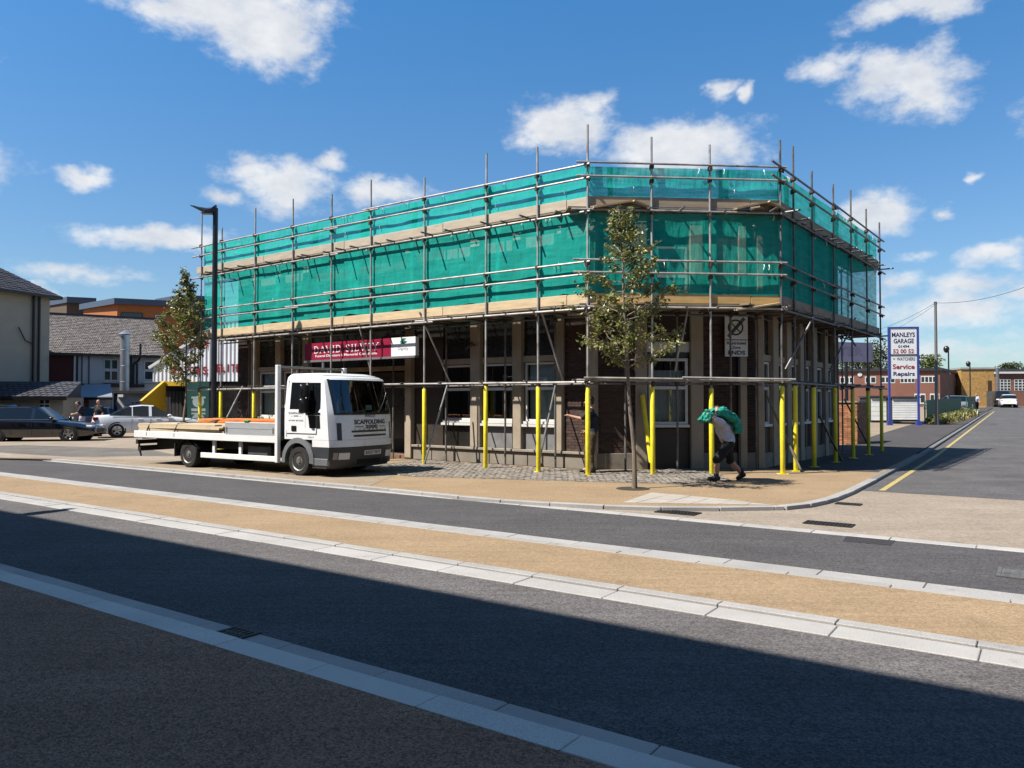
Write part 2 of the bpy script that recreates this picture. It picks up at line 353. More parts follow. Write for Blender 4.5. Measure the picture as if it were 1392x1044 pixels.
m_granite2 = M('granite_channel', (.52, .495, .47), .8, var=.10, vscale=1.5, grain=.28, gscale=120, island=.08, stain=((.36, .33, .30), 2.6, .58, .7))
m_kerb_near = M('granite_near', (1.1, .94, .82), .7, var=.12, vscale=1.3, grain=.35, gscale=190, island=.08)
m_chan_near = M('granite_near_channel', (.70, .60, .53), .75, var=.14, vscale=1.3, grain=.35, gscale=190, island=.08)
m_paver = M('pale_paver', (.56, .50, .43), .8, var=.08, grain=.15, island=.08)
m_sett = M('sett_stone', (.30, .26, .215), .85, var=.25, vscale=7, grain=.2, gscale=90, island=.45)
m_iron = M('cast_iron', (.045, .042, .04), .6, .4, var=.3, vscale=8)
m_black = M('black_paint', (.012, .012, .014), .35, var=.1, spec=.5)
m_void = M('void_dark', (.006, .006, .006), .9)
m_yline = M('yellow_line', (.60, .46, .16), .8, var=.2, vscale=9, grain=.25, gscale=60)
m_wline = M('pale_line', (.55, .54, .50), .8, var=.2, vscale=9)

# ================================================================== ground
rr = Vector((.8194, -.5732)); qq = Vector((.5732, .8194))
def Q(a, q, z=0): p = rr*a+qq*q; return Vector((p.x, p.y, z))
def sm(x): x = max(0, min(1, x)); return x*x*(3-2*x)
def gz(x, y): return .0137*max(0, min(y, 112)-25)*sm((x-1)/9)
def sheet(name, rows, mat, z=0, rise=True):
    mb = MB()
    mb.grid([[Vector((p[0], p[1], z+(gz(p[0], p[1]) if rise else 0))) for p in r] for r in rows])
    o = mb.build(name, mat); return struct(o)
def flat_poly(name, pts, mat, z0, z1, parent=None):
    mb = MB(); mb.prism([Vector((p[0], p[1], z0)) for p in pts], (0, 0, z1-z0)); o = mb.build(name, mat, parent)
    return struct(o) if parent is None else o
def lin(a, b, n): return [a+(b-a)*i/(n-1) for i in range(n)]

xs = [-700, -300, -120, -60, -30, -10, -4, 0, 2, 4, 6, 8, 10, 14, 20, 30, 60, 120, 300, 700]; ys = [-300, -80, -20, 0, 10, 20, 25, 30, 40, 60, 80, 112, 160, 300, 900]
sheet('ground', [[(x, y) for x in xs] for y in ys], A_fore, -.14)
def strip(name, q0, q1, mat, z, a0=-130, a1=70, n=40):
    return sheet(name, [[tuple(Q(a, q))[:2] for a in lin(a0, a1, n)] for q in (q0, q1)], mat, z, False)
strip('near_carriageway', 3.40, 6.40, A_road, -.06)
strip('far_carriageway', 8.0, 11.0, A_far, -.06)
for nm, q0, q1, mat, z0, z1 in (('near_pavement', -9, 3.24, A_near, -.12, 0.0), ('central_strip', 6.55, 7.95, A_tan, -.12, -.036)):
    flat_poly(nm, [Q(a, q) for a, q in ((-130, q0), (70, q0), (70, q1), (-130, q1))], mat, z0, z1)
# side road (rising away), junction table and far pavement
S0 = Vector((7.9, 16.87)); dd = Vector((.552, .834)); dn = Vector((.834, -.552))
def SD(t, w): p = S0+dd*t+dn*w; return (p.x, p.y)
def road_row(w):
    out = []
    for i, t in enumerate(lin(0, 130, 40)):
        p = SD(t-2.6+w*.12, w); out.append(p)
    return out
q_tab = 16.45
def side_row(w):
    # start on the table's edge line (constant q), run along the side road
    p0 = S0+dn*w; k = (q_tab-p0.dot(qq))/dd.dot(qq)
    return [SD(k+t, w) for t in [0, 2, 4, 6, 8, 10, 12, 15, 20, 26, 34, 44, 60, 80, 100, 125]]
sheet('side_road', [side_row(w) for w in (-1.2, 0, 1, 3, 6, 9)], A_side, -.055)
m_table = Masphalt('table_paving', (.42, .345, .275), .08, .14, 30)
sheet('junction_table', [[tuple(Q(a, q))[:2] for a in lin(-10, 30, 20)] for q in (10.95, 16.45)], m_table, -.058, False)
sheet('side_road_mouth', [[tuple(Q(a, q))[:2] for a in lin(3, 30, 10)] for q in (16.2, 60)], A_side, -.075)

kerbline = [Q(-130, 10.97), Q(-40, 10.97), Q(-20, 10.97), Q(-10.2, 10.97), Vector((-.5, 13.55, 0)), Vector((1.0, 12.82, 0)), Vector((1.95, 12.5, 0)), Vector((3.2, 12.42, 0)), Vector((4.4, 12.55, 0)),
            Vector((5.05, 12.95, 0)), Vector((5.7, 13.7, 0)), Vector((6.4, 14.65, 0)), Vector((7.1, 15.7, 0)), Vector((7.9, 16.87, 0))] + [Vector((*SD(t, 0), 0)) for t in (3, 6, 9.7)]
pv = [Vector((p.x, p.y)) for p in kerbline] + [Vector(SD(9.7, -9)), Vector((4, 60)), Vector((-80, 140))]
flat_poly('far_pavement', pv, A_tan, -.13, 0)
# footway along the side road in asphalt, then the concrete apron beside it
foot = [SD(1.9, -.17), SD(9.5, -.17), SD(9.5, -6.3), (7.0, 20.4), (6.5, 19.7)]
flat_poly('side_footway', foot, A_foot, -.02, .005)
sheet('side_footway_far', [[SD(t, w) for t in (9.4, 12, 16, 22, 30, 40, 55, 75, 95)] for w in (-2.9, -1.5, -.16)], A_foot, .004)
sheet('concrete_apron', [[SD(t, w) for t in (9.5, 12, 16, 22, 30, 40, 55, 75, 95)] for w in (-34, -20, -10, -5, -2.9)], A_bay, .0)
# left bay paving for parked vehicles, asphalt forecourt patches
flat_poly('parking_bay', [Q(-130, 11.0), Q(-11.2, 11.0), Q(-12.6, 13.3), Q(-130, 13.3)], A_bay, -.02, .004)
flat_poly('forecourt', [Vector((-9, 21.6)), Vector((-4.2, 22.6)), Vector((-11, 33)), Vector((-14, 48)), Vector((-70, 60)), Vector((-60, 44)), Vector((-31, 27.5))], A_fore, -.02, .006)
flat_poly('forecourt_patch', [Vector((-21, 28)), Vector((-13.5, 23.6)), Vector((-10.5, 24.2)), Vector((-13, 27.5)), Vector((-19, 30))], A_grey, -.02, .010)

def stones(name, parent, line, L, w, z0, z1, mat, gap=.008, side=0.0, rise=False):
    """individual blocks laid end to end along a polyline (world xy)"""
    pts = [Vector((p[0], p[1])) for p in line]; seg = []; tot = 0
    for a, b in zip(pts, pts[1:]): seg.append((tot, a, b)); tot += (b-a).length
    def pos_(d):
        for (t0, a, b) in reversed(seg):
            if d >= t0 or t0 == 0:
                u = (b-a).normalized(); return a+u*(d-t0), u
    d = 0
    while d < tot-.05:
        e = min(d+L, tot); p0, u0 = pos_(d+gap/2); p1, u1 = pos_(e-gap/2); u = (p1-p0).normalized(); nn = Vector((u.y, -u.x))
        j = rnd.uniform(-.003, .003); g0 = gz(p0.x, p0.y) if rise else 0; g1 = gz(p1.x, p1.y) if rise else 0
        mb = MB(); a0 = p0+nn*(side-w/2); a1 = p0+nn*(side+w/2); b0 = p1+nn*(side-w/2); b1 = p1+nn*(side+w/2)
        mb.hexa([(*a0, z0+g0), (*a1, z0+g0), (*b1, z0+g1), (*b0, z0+g1), (*a0, z1+j+g0), (*a1, z1+j+g0), (*b1, z1+j+g1), (*b0, z1+j+g1)])
        mb.build(name, mat, parent, bevel=.006); d = e
def kerb_root(name):
    o = bpy.data.objects.new(name, None); col.objects.link(o); o['_root'] = 1; o['_w'] = 1; return struct(o)
def qline(q, a0, a1): return [Q(a0, q), Q(a1, q)]
k = kerb_root('near_kerb')
stones('kerb_stone', k, qline(3.335, -14.2, 5.0), .94, .215, -.12, .003, m_kerb_near)
stones('channel_block', k, qline(3.565, -14.0, 5.2), .95, .225, -.12, -.045, m_chan_near)
k = kerb_root('central_kerb')
stones('channel_block', k, qline(6.265, -22.5, 6), .96, .30, -.12, -.050, m_granite2)
stones('kerb_stone', k, qline(6.49, -22.3, 6.2), .95, .14, -.12, -.030, m_granite)
stones('kerb_stone', k, qline(8.02, -25, 8), .95, .15, -.12, -.032, m_granite)
stones('channel_block', k, qline(8.27, -25, 8), .96, .33, -.12, -.052, m_granite)
k = kerb_root('far_kerb')
stones('channel_block', k, qline(10.90, -34, 12), .95, .22, -.12, -.05, m_granite2)
stones('kerb_stone', k, kerbline[1:9], .92, .15, -.12, .006, m_granite)
stones('kerb_stone', k, kerbline[8:14], .6, .17, -.14, .012, m_granite)
stones('kerb_stone', k, [SD(t, 0) for t in (0, 9.6)], .92, .15, -.14, .010, M('kerb_concrete', (.27, .26, .25), .85, grain=.2))
stones('kerb_stone', k, [SD(t, 0) for t in (9.6, 70)], 1.9, .15, -.14, .02, M('kerb_concrete_far', (.24, .235, .225), .85, grain=.2), rise=True)
# yellow line at the side road's edge
m = MB(); k = 0
rows = [[], []]
for t in [-1.75, 0, 2, 4, 6, 8, 10, 13, 17, 22, 30, 40, 55, 75]:
    for j, w in enumerate((.36, .47)):
        p = SD(t, w); rows[j].append(Vector((p[0], p[1], -.050+gz(*p))))
m.grid(rows); struct(m.build('yellow_road_line', m_yline))

def clip(poly, n, c):
    out = []
    for i in range(len(poly)):
        a, b = poly[i], poly[(i+1) % len(poly)]; da = a.dot(n)-c; db = b.dot(n)-c
        if da <= 0: out.append(a)
        if (da < 0 < db) or (db < 0 < da): out.append(a+(b-a)*(da/(da-db)))
    return out
def paved(poly, w, l, ang, gap, z0, z1, jz=.004, jr=0.0, offs=.5):
    """cells of a running bond clipped to a convex polygon; yields MBs"""
    poly = [Vector((p[0], p[1])) for p in poly]
    ar = sum(a.x*b.y-b.x*a.y for a, b in zip(poly, poly[1:]+poly[:1]))
    if ar < 0: poly.reverse()
    edges = []
    for a, b in zip(poly, poly[1:]+poly[:1]):
        e = b-a; n = Vector((e.y, -e.x)).normalized(); edges.append((n, n.dot(a)))
    X = Vector((math.cos(ang), math.sin(ang))); Y = Vector((-X.y, X.x)); cs = [(p.dot(X), p.dot(Y)) for p in poly]
    x0, x1 = min(c[0] for c in cs), max(c[0] for c in cs); y0, y1 = min(c[1] for c in cs), max(c[1] for c in cs)
    res = []; j = 0; y = y0
    while y < y1:
        x = x0-(l*offs if j % 2 else 0)
        while x < x1:
            q = lambda: rnd.uniform(-jr, jr)
            c = [X*(x+gap/2+q())+Y*(y+gap/2+q()), X*(x+l-gap/2+q())+Y*(y+gap/2+q()), X*(x+l-gap/2+q())+Y*(y+w-gap/2+q()), X*(x+gap/2+q())+Y*(y+w-gap/2+q())]
            for n, cc in edges:
                c = clip(c, n, cc)
                if len(c) < 3: break
            if len(c) >= 3:
                z = z1+rnd.uniform(-jz, jz); ctr = sum(c, Vector((0, 0)))/len(c)
                res.append((c, z, ctr))
            x += l
        y += w; j += 1
    return res
tp = [P(846, 683), P(885, 669.5), P(960, 676), P(1050, 686.5)]
k = kerb_root('crossing_pavers')
for c, z, ctr in paved(tp, .4, .4, math.atan2(rr.y, rr.x), .012, 0, .008, .002, 0, 0):
    MB().prism([(*p, -.02) for p in c], (0, 0, z+.02)).build('paver', m_paver, k)
sp = [(-4.3, 19.6), (-2.3, 17.5), (1.62, 16.35), (3.3, 15.9), (4.6, 16.6), (4.9, 19.6), (2.0, 18.9), (-2.5, 22.2)]
mb = MB()
ang = math.atan2(-.592, .806)
for part in ([(-4.3, 19.6), (-2.3, 17.5), (1.62, 16.35), (1.95, 18.85), (-2.6, 22.2)], [(1.62, 16.35), (3.3, 15.9), (4.7, 16.5), (5.0, 19.45), (1.95, 18.85)]):
    for c, z, ctr in paved(part, .125, .165, ang, .02, 0, .018, .007, .008):
        top = [p+(ctr-p)*.12 for p in c]
        mb.prism([(*p, -.02) for p in c], (0, 0, z+.012))
        mb.poly([(*p, z) for p in top])
        for i in range(len(c)):
            a, b = c[i], c[(i+1) % len(c)]; a2, b2 = top[i], top[(i+1) % len(c)]; mb.poly([(*a, z-.008), (*b, z-.008), (*b2, z), (*a2, z)])
struct(mb.build('granite_setts', m_sett, recalc=False), 'stuff')

def grate(u0, u1, vmid, wid, z, label, cover=False, name='drain_grate', ang=None, mat=m_iron):
    a = P(u0, vmid, z); b = P(u1, vmid, z); c = (a+b)/2; L = (b-a).length
    x = rr if ang is None else ang; y = Vector((-x.y, x.x))
    t = thing(name, (c.x, c.y, z), label, 'manhole cover' if cover else 'drain')
    mb = MB(); F = lambda s, d, zz: Vector((c.x+x.x*s+y.x*d, c.y+x.y*s+y.y*d, z+zz))
    def box(s0, s1, d0, d1, z0, z1): mb.hexa([F(s0, d0, z0), F(s1, d0, z0), F(s1, d1, z0), F(s0, d1, z0), F(s0, d0, z1), F(s1, d0, z1), F(s1, d1, z1), F(s0, d1, z1)])
    hl, hw = L/2, wid/2
    for q in ((-hl, hl, -hw, -hw+.035), (-hl, hl, hw-.035, hw), (-hl, -hl+.035, -hw+.035, hw-.035), (hl-.035, hl, -hw+.035, hw-.035)): box(*q, .002, .014)
    mb.build('frame', mat, t); mb = MB()
    if cover:
        box(-hl+.037, hl-.037, -hw+.037, hw-.037, .001, .010)
        for i in range(int(L/.09)):
            for j in range(int(wid/.09)): box(-hl+.06+i*.09, -hl+.11+i*.09, -hw+.06+j*.09, -hw+.11+j*.09, .010, .014)
        mb.build('lid', mat, t)
    else:
        box(-hl+.037, hl-.037, -hw+.037, hw-.037, .0005, .0025); mb.build('gully', m_void, t); mb = MB()
        n = int(L/.062)
        for i in range(n): s = -hl+.05+(i+.2)*(L-.1)/n; MB.__init__(mb) if False else box(s, s+.03, -hw+.036, hw-.036, .003, .013)
        box(-hl+.036, hl-.036, -.012, .012, .003, .0125); mb.build('bar', mat, t)
    return t
grate(296, 350, 860, .235, -.045, 'black drain grate in the near kerb channel, in the shade')
grate(892, 949, 696.5, .34, -.056, 'dark drain grate on the pale paving right of the young tree')
grate(1094, 1156, 712, .30, -.056, 'dark drain grate out on the pale junction paving', )
grate(1136, 1168, 685, .24, -.056, 'small drain grate against the curved corner kerb')
grate(1358, 1420, 780, .50, -.058, 'pale worn manhole cover in the far lane at the right', True, 'manhole_cover', None, M('worn_cover', (.16, .155, .15), .7, var=.3, vscale=9))
flat_poly('tarmac_patch', [P(1150, 727, -.06), P(1218, 731, -.06), P(1208, 741, -.06), P(1143, 735, -.06)], Masphalt('patch', (.065, .06, .065), .1, .4, 70), -.07, -.056)

# ================================================================== corner building
m_conc = M('concrete_column', (.56, .46, .34), .85, var=.16, vscale=2.2, bump=.3, bscale=40, stain=((.62, .53, .42), 1.6, .62, .5), grain=.1)
m_conc2 = M('plinth_stone', (.36, .31, .25), .85, var=.2, vscale=2.0, bump=.3, bscale=30, stain=((.10, .085, .07), 1.3, .55, .6))
m_ledge = M('ledge_stone', (.42, .365, .30), .8, var=.15)
m_dpanel = M('dark_panel', (.026, .024, .022), .28, var=.3, vscale=1.5, spec=.6)
m_gpanel = M('grey_panel', (.30, .29, .285), .5, var=.25, vscale=2.5)
m_bpanel = M('brown_panel', (.060, .045, .034), .55, var=.2)
m_wframe = M('white_frame', (1.0, .98, .93), .45, var=.06)
m_brick = M('dark_brick', (.075, .040, .030), .85, var=.25, vscale=14, island=.5, bump=.4, bscale=90)
m_mortar = M('mortar_dark', (.13, .105, .085), .9, var=.2)
m_dark = M('interior_dark', (.02, .019, .018), .9)
m_glass = Mglass('window_glass', (.62, .70, .72), .10)
m_blind = M('pale_blind', (1.8, 1.95, 1.95), .8, var=.08)
m_lace = M('lace_curtain', (1.6, 1.55, 1.45), .9, var=.15, vscale=6, stretch=(8, 8, .6))
m_roof = M('felt_roof', (.08, .08, .085), .9, var=.2)
nL = Vector((-.592, -.806)); nR = Vector((.791, -.612)); Bp = Vector((2.004, 19.39)); Cp = Vector((6.35, 19.75))
LEN_L = 15.0; LEN_R = 7.22; LEN_C = (Cp-Bp).length
FL = Frame(Bp-Vector((.806, -.592))*LEN_L, nL); FR = Frame(Cp, nR); FC = Frame(Bp, ((Cp-Bp).y, -(Cp-Bp).x))
bld = thing('corner_building', (2, 24, 0), 'two storey brick corner building wrapped in scaffolding and green netting', 'building')
Ap = FL.o; Dp = Cp+FR.t*LEN_R
def offs(p, v): return Vector((p.x+v.x, p.y+v.y, 0))
back_D = Dp - nR*9; back_A = Ap - nL*12
ztop = 6.28
# core shell, floors, roof
core = [Ap-nL*2.6+FL.t*.3, Bp-nL*2.4+Vector((.2, .3)), Cp+Vector((-1.4, 2.2)), Dp-nR*2.4-FR.t*.3, back_D, back_A]
MB().prism([(p.x, p.y, 0.0) for p in core], (0, 0, ztop-.2)).build('core_wall', m_dark, bld)
fl = [Ap+FL.t*.25-nL*.3, Bp+Vector((.12, .36)), Cp+Vector((-.15, .35)), Dp-FR.t*.25-nR*.3, back_D+Vector((-.3, .3)), back_A+Vector((.3, 0))]
MB().prism([(p.x, p.y, 3.10) for p in fl], (0, 0, .30)).build('floor_slab', m_dark, bld)
rp = [Ap-FL.t*.1+nL*.12, Bp+Vector((0, -.13)), Cp+Vector((.02, -.15)), Dp+FR.t*.1+nR*.12, back_D, back_A]
MB().prism([(p.x, p.y, ztop) for p in rp], (0, 0, .22)).build('roof', m_roof, bld)
for F, L in ((Frame(Dp, FR.t), 9.0), (Frame(back_A, -FL.t), 12.0)):
    MB().fb(F, 0.0, L, -.25, 0, 0, ztop-.005).build('end_wall', m_brick, bld)
def column(F, s0, s1, z0=0.0, z1=ztop-.003, d=.14, mat=None):
    mb = MB().fb(F, s0, s1, -.25, d, z0, z1); o = mb.build('column', mat or m_conc, bld, bevel=.012)
    return o
def slab(name, F, s0, s1, z0, z1, d0, d1, mat, parent=None, bev=0): return MB().fb(F, s0, s1, d0, d1, z0, z1).build(name, mat, parent or bld, bevel=bev)
def window(F, s0, s1, z0, z1, rails=(), mull=(), behind=None, d=0.0, fr=.055):
    mb = MB()
    for q in ((s0, s0+fr, z0, z1), (s1-fr, s1, z0, z1), (s0+fr, s1-fr, z0, z0+fr), (s0+fr, s1-fr, z1-fr, z1)): mb.fb(F, q[0], q[1], d-.05, d+.02, q[2], q[3])
    for r in rails: mb.fb(F, s0+fr, s1-fr, d-.045, d+.016, r-.04, r+.04)
    for r in mull: mb.fb(F, r-.03, r+.03, d-.042, d+.013, z0+fr, z1-fr)
    w = mb.build('window', m_wframe, bld)
    cuts = [z0+fr]+[x for r in rails for x in (r-.04, r+.04)]+[z1-fr]
    for i in range(0, len(cuts), 2): MB().poly([F(s0+fr, d-.015, cuts[i]), F(s1-fr, d-.015, cuts[i]), F(s1-fr, d-.015, cuts[i+1]), F(s0+fr, d-.015, cuts[i+1])]).build('pane', m_glass, w, recalc=False)
    slab('sill', F, s0-.02, s1+.02, z0-.07, z0-.003, d-.05, d+.10, m_wframe, w)
    if behind == 'blind': slab('blind', F, s0+.05, s1-.05, z0+.05, z1-.04, d-.16, d-.14, m_blind, w)
    if behind == 'lace':
        mb = MB(); n = 26
        mb.grid([[F(s0+.05+(s1-s0-.1)*i/n, d-.16+.02*math.sin(i*1.9), z) for i in range(n+1)] for z in (z0+.05, z1-.3)]); mb.build('curtain', m_lace, w, smooth=70, recalc=False)
    return w
brick_count = [0]
BW, BH, MJ = .215, .065, .010
bm_brick = MB().bx(0, BW-MJ, 0, .10, 0, BH).mesh('brick', m_brick, bevel=.004)
def brickwork(F, s0, s1, z0, z1, individual=False, d=.06):
    slab('mortar_bed', F, s0, s1, z0, z1, -.2, d-.008, m_mortar)
    st = MB(); row = 0; z = z0+.004; T = F.t
    while z+BH <= z1+.002:
        s = s0-(BW/2 if row % 2 else 0)
        while s < s1-.02:
            a, b = max(s, s0), min(s+BW-MJ, s1)
            full = abs((b-a)-(BW-MJ)) < 1e-4; jit = rnd.uniform(-.003, .003)
            if b-a > .03:
                if individual and full and brick_count[0] < 296:
                    p = F(a, d+jit, z)
                    o = put('brick', bm_brick, bld); n = F.n
                    o.matrix_basis = Matrix(((T.x, -n.x, 0, p.x), (T.y, -n.y, 0, p.y), (0, 0, 1, p.z), (0, 0, 0, 1))); brick_count[0] += 1
                else: st.fb(F, a, b, d-.02, d+jit, z, z+BH)
            s += BW
        z += BH+MJ; row += 1
    if st.v: struct(st.build('brickwork', m_brick, bld), 'stuff')
sL = lambda u: FL.at(u); sC = lambda u: FC.at(u, .05); sR = lambda u: FR.at(u)
# --- left facade, ground floor. plinth and ledge (right of the entrance)
sd0, sd1 = sL(423), sL(555)
m_seam = m_void
edges = [sL(564), sL(590), sL(622), sL(668), sL(720), sL(770), LEN_L-.10]
for a, b in zip(edges, edges[1:]): slab('plinth_panel', FL, a+.012, b-.012, .0, .36, -.2, .10, m_conc2, bev=.008)
slab('plinth_joint', FL, edges[0], edges[-1], 0, .355, -.2, .07, m_seam)
slab('ledge', FL, edges[0], edges[-1], .362, .43, -.2, .16, m_ledge, bev=.01)
for u0, u1 in ((345, 352), (378, 385), (415, 423), (643, 656), (700, 712), (757, 769)):
    column(FL, sL(u0), sL(u1), .43 if u0 > 600 else 0)
column(FL, sL(555.5), sL(564), 0, ztop-.003, .18)
column(FL, LEN_L-.10, LEN_L+.16, 0, ztop-.003, .12)
slab('wall_panel', FL, sL(564)+.003, sL(603)-.003, .432, ztop-.01, -.2, .02, m_bpanel)
# bays with glazing: (u0,u1,behind)
for u0, u1, beh, lowmat in ((352, 378, 'blind', m_gpanel), (385, 415, None, m_dpanel), (603, 643, None, m_dpanel), (656, 700, None, m_gpanel), (712, 757, 'blind', m_gpanel)):
    a, b = sL(u0)+.004, sL(u1)-.004; z_low = .432 if u0 > 600 else .0
    slab('stall_riser', FL, a, b, z_low, 1.03, -.2, 0.0, lowmat)
    slab('glazing_sill', FL, a, b, 1.033, 1.10, -.2, .12, m_wframe)
    window(FL, a+.05, b-.02, 1.18, 2.74, (2.05,), (), beh, -.02)
    slab('lintel', FL, a, b, 2.76, 2.92, -.2, .05, m_conc)
    slab('spandrel_panel', FL, a, b, 2.923, 4.10, -.2, -.03, m_dpanel)
    window(FL, a+.05, b-.05, 4.25, 5.65, (4.9,), (), 'blind' if rnd.random() < .5 else None, -.02)
    slab('parapet_panel', FL, a, b, 5.70, ztop-.01, -.2, .0, m_gpanel)
brickwork(FL, sL(325), sL(345)-.003, 0, ztop-.01)
brickwork(FL, sL(769.5), LEN_L-.103, .432, ztop-.01, True)
# entrance: dark recess with a timber and glass front behind the sign
slab('entrance_head', FL, sd0+.003, sd1-.003, 2.66, 2.78, -.25, .10, M('tan_trim', (.42, .33, .22), .7, var=.2))
slab('fascia_panel', FL, sd0+.003, sd1-.003, 2.80, 4.15, -.2, -.02, m_dpanel)
slab('threshold', FL, sd0+.003, sd1-.003, 0.004, .09, -1.2, .12, M('threshold_tile', (.30, .17, .11), .7))
ent = slab('entrance_screen', FL, sd0+.003, sd1-.003, .10, 2.66, -1.25, -1.18, m_bpanel)
for i in range(4):
    a = sd0+.2+i*(sd1-sd0-.3)/4; w_ = (sd1-sd0-.3)/4-.12
    slab('entrance_glass', FL, a, a+w_, .5, 2.45, -1.17, -1.16, m_dpanel, ent)
for i in range(5):
    a = sd0+.003+(sd1-sd0-.6)/5*i; window(FL, a+.15, a+(sd1-sd0-.6)/5-.1, 4.25, 5.65, (4.9,), (), None, -.02)
slab('upper_wall', FL, sd0+.003, sd1-.003, 4.153, 6.27, -.2, -.06, m_bpanel)
# --- chamfer: corner column | brick | column | window | column | brick | column | brick
cols = [(863, 879), (938, 955), (1004, 1014)]
column(FC, .05, sC(811), 0, ztop-.006, .10)
for u0, u1 in cols: column(FC, sC(u0), sC(u1), 0, ztop-.006)
for u0, u1, ind in ((811, 863, True), (955, 1004, True), (1014, 1029, False)):
    a, b = sC(u0)+.003, min(sC(u1), LEN_C-.06)-.003
    slab('plinth_panel', FC, a, b, 0, .40, -.2, .10, m_conc2, bev=.008)
    brickwork(FC, a, b, .402, 3.1, ind); brickwork(FC, a, b, 3.1, ztop-.02)
a, b = sC(879)+.004, sC(938)-.004
slab('stall_riser', FC, a, b, 0, 1.02, -.2, .02, m_bpanel)
window(FC, a+.05, b-.05, 1.12, 2.80, (2.05,), (), 'lace', .03, .07)
slab('window_head', FC, a, b, 2.96, 3.22, -.2, .05, m_wframe)
slab('spandrel_panel', FC, a, b, 3.225, 4.1, -.2, .02, m_brick)
window(FC, a+.05, b-.05, 4.25, 5.65, (4.9,), (), 'blind', .03)
slab('head_panel', FC, a, b, 2.81, 2.957, -.2, .0, m_dpanel)
column(FC, LEN_C-.06, LEN_C+.10, 0, ztop-.006, .08)
# --- right facade
rc = [0.06]+[sR(u) for u in (1047, 1066, 1083, 1103, 1121)]
bays_r = [(1033, 1046), (1053, 1065), (1071, 1083), (1088, 1100), (1106, 1117), (1121, 1130)]
for i, (u0, u1) in enumerate(bays_r):
    a, b = max(sR(u0), .12), sR(u1)
    nxt = sR(bays_r[i+1][0]) if i+1 < len(bays_r) else sR(1132)
    column(FR, b+.003, nxt-.003, 0, ztop-.009, .12)
    slab('stall_riser', FR, a, b, .38, 1.02, -.2, 0, m_bpanel); slab('plinth_panel', FR, a, b, 0, .375, -.2, .08, m_conc2)
    window(FR, a+.05, b-.05, 1.12, 2.74, (2.05,), (), 'lace' if i % 2 else 'blind', -.01)
    slab('lintel', FR, a, b, 2.76, 2.92, -.2, .05, m_conc); slab('spandrel_panel', FR, a, b, 2.925, 4.1, -.2, -.03, m_dpanel)
    window(FR, a+.05, b-.05, 4.25, 5.65, (4.9,), (), None, -.01)
    slab('parapet_panel', FR, a, b, 5.7, ztop-.012, -.2, 0, m_gpanel)
column(FR, .0, .115, 0, ztop-.009, .10)
brickwork(FR, sR(1132), LEN_R-.003, 0, ztop-.02)

# shop sign over the entrance
m_mar = M('maroon_board', (.40, .016, .062), .4, var=.06)
m_white = M('white_board', (1.2, 1.2, 1.18), .4, var=.04)
m_green = M('emblem_green', (.02, .22, .14), .5, var=0); m_pgrey = M('print_grey', (.45, .52, .50), .5, var=0); m_pwhite = M('print_white', (1.25, 1.22, 1.2), .5, var=0)
FS = Frame(FL.o+FL.n*1.17, nL); sg0, sg1, sg2 = FS.at(414), FS.at(531.5), FS.at(564.5)
sg = thing('shop_sign', (*(FS(sg1, 0, 0)[:2]), 2.95), 'long maroon shop fascia sign with white serif letters over the entrance', 'shop sign')
zs0, zs1 = 2.99, 3.52
slab('board', FS, sg0, sg1, zs0, zs1, -.14, 0, m_mar, sg); slab('white_board', FS, sg1+.002, sg2, zs0, zs1, -.14, 0, m_white, sg)
slab('bottom_rail', FS, sg0, sg2, zs0-.06, zs0-.002, -.14, .03, M('alu_trim', (.5, .5, .5), .4, .6), sg)
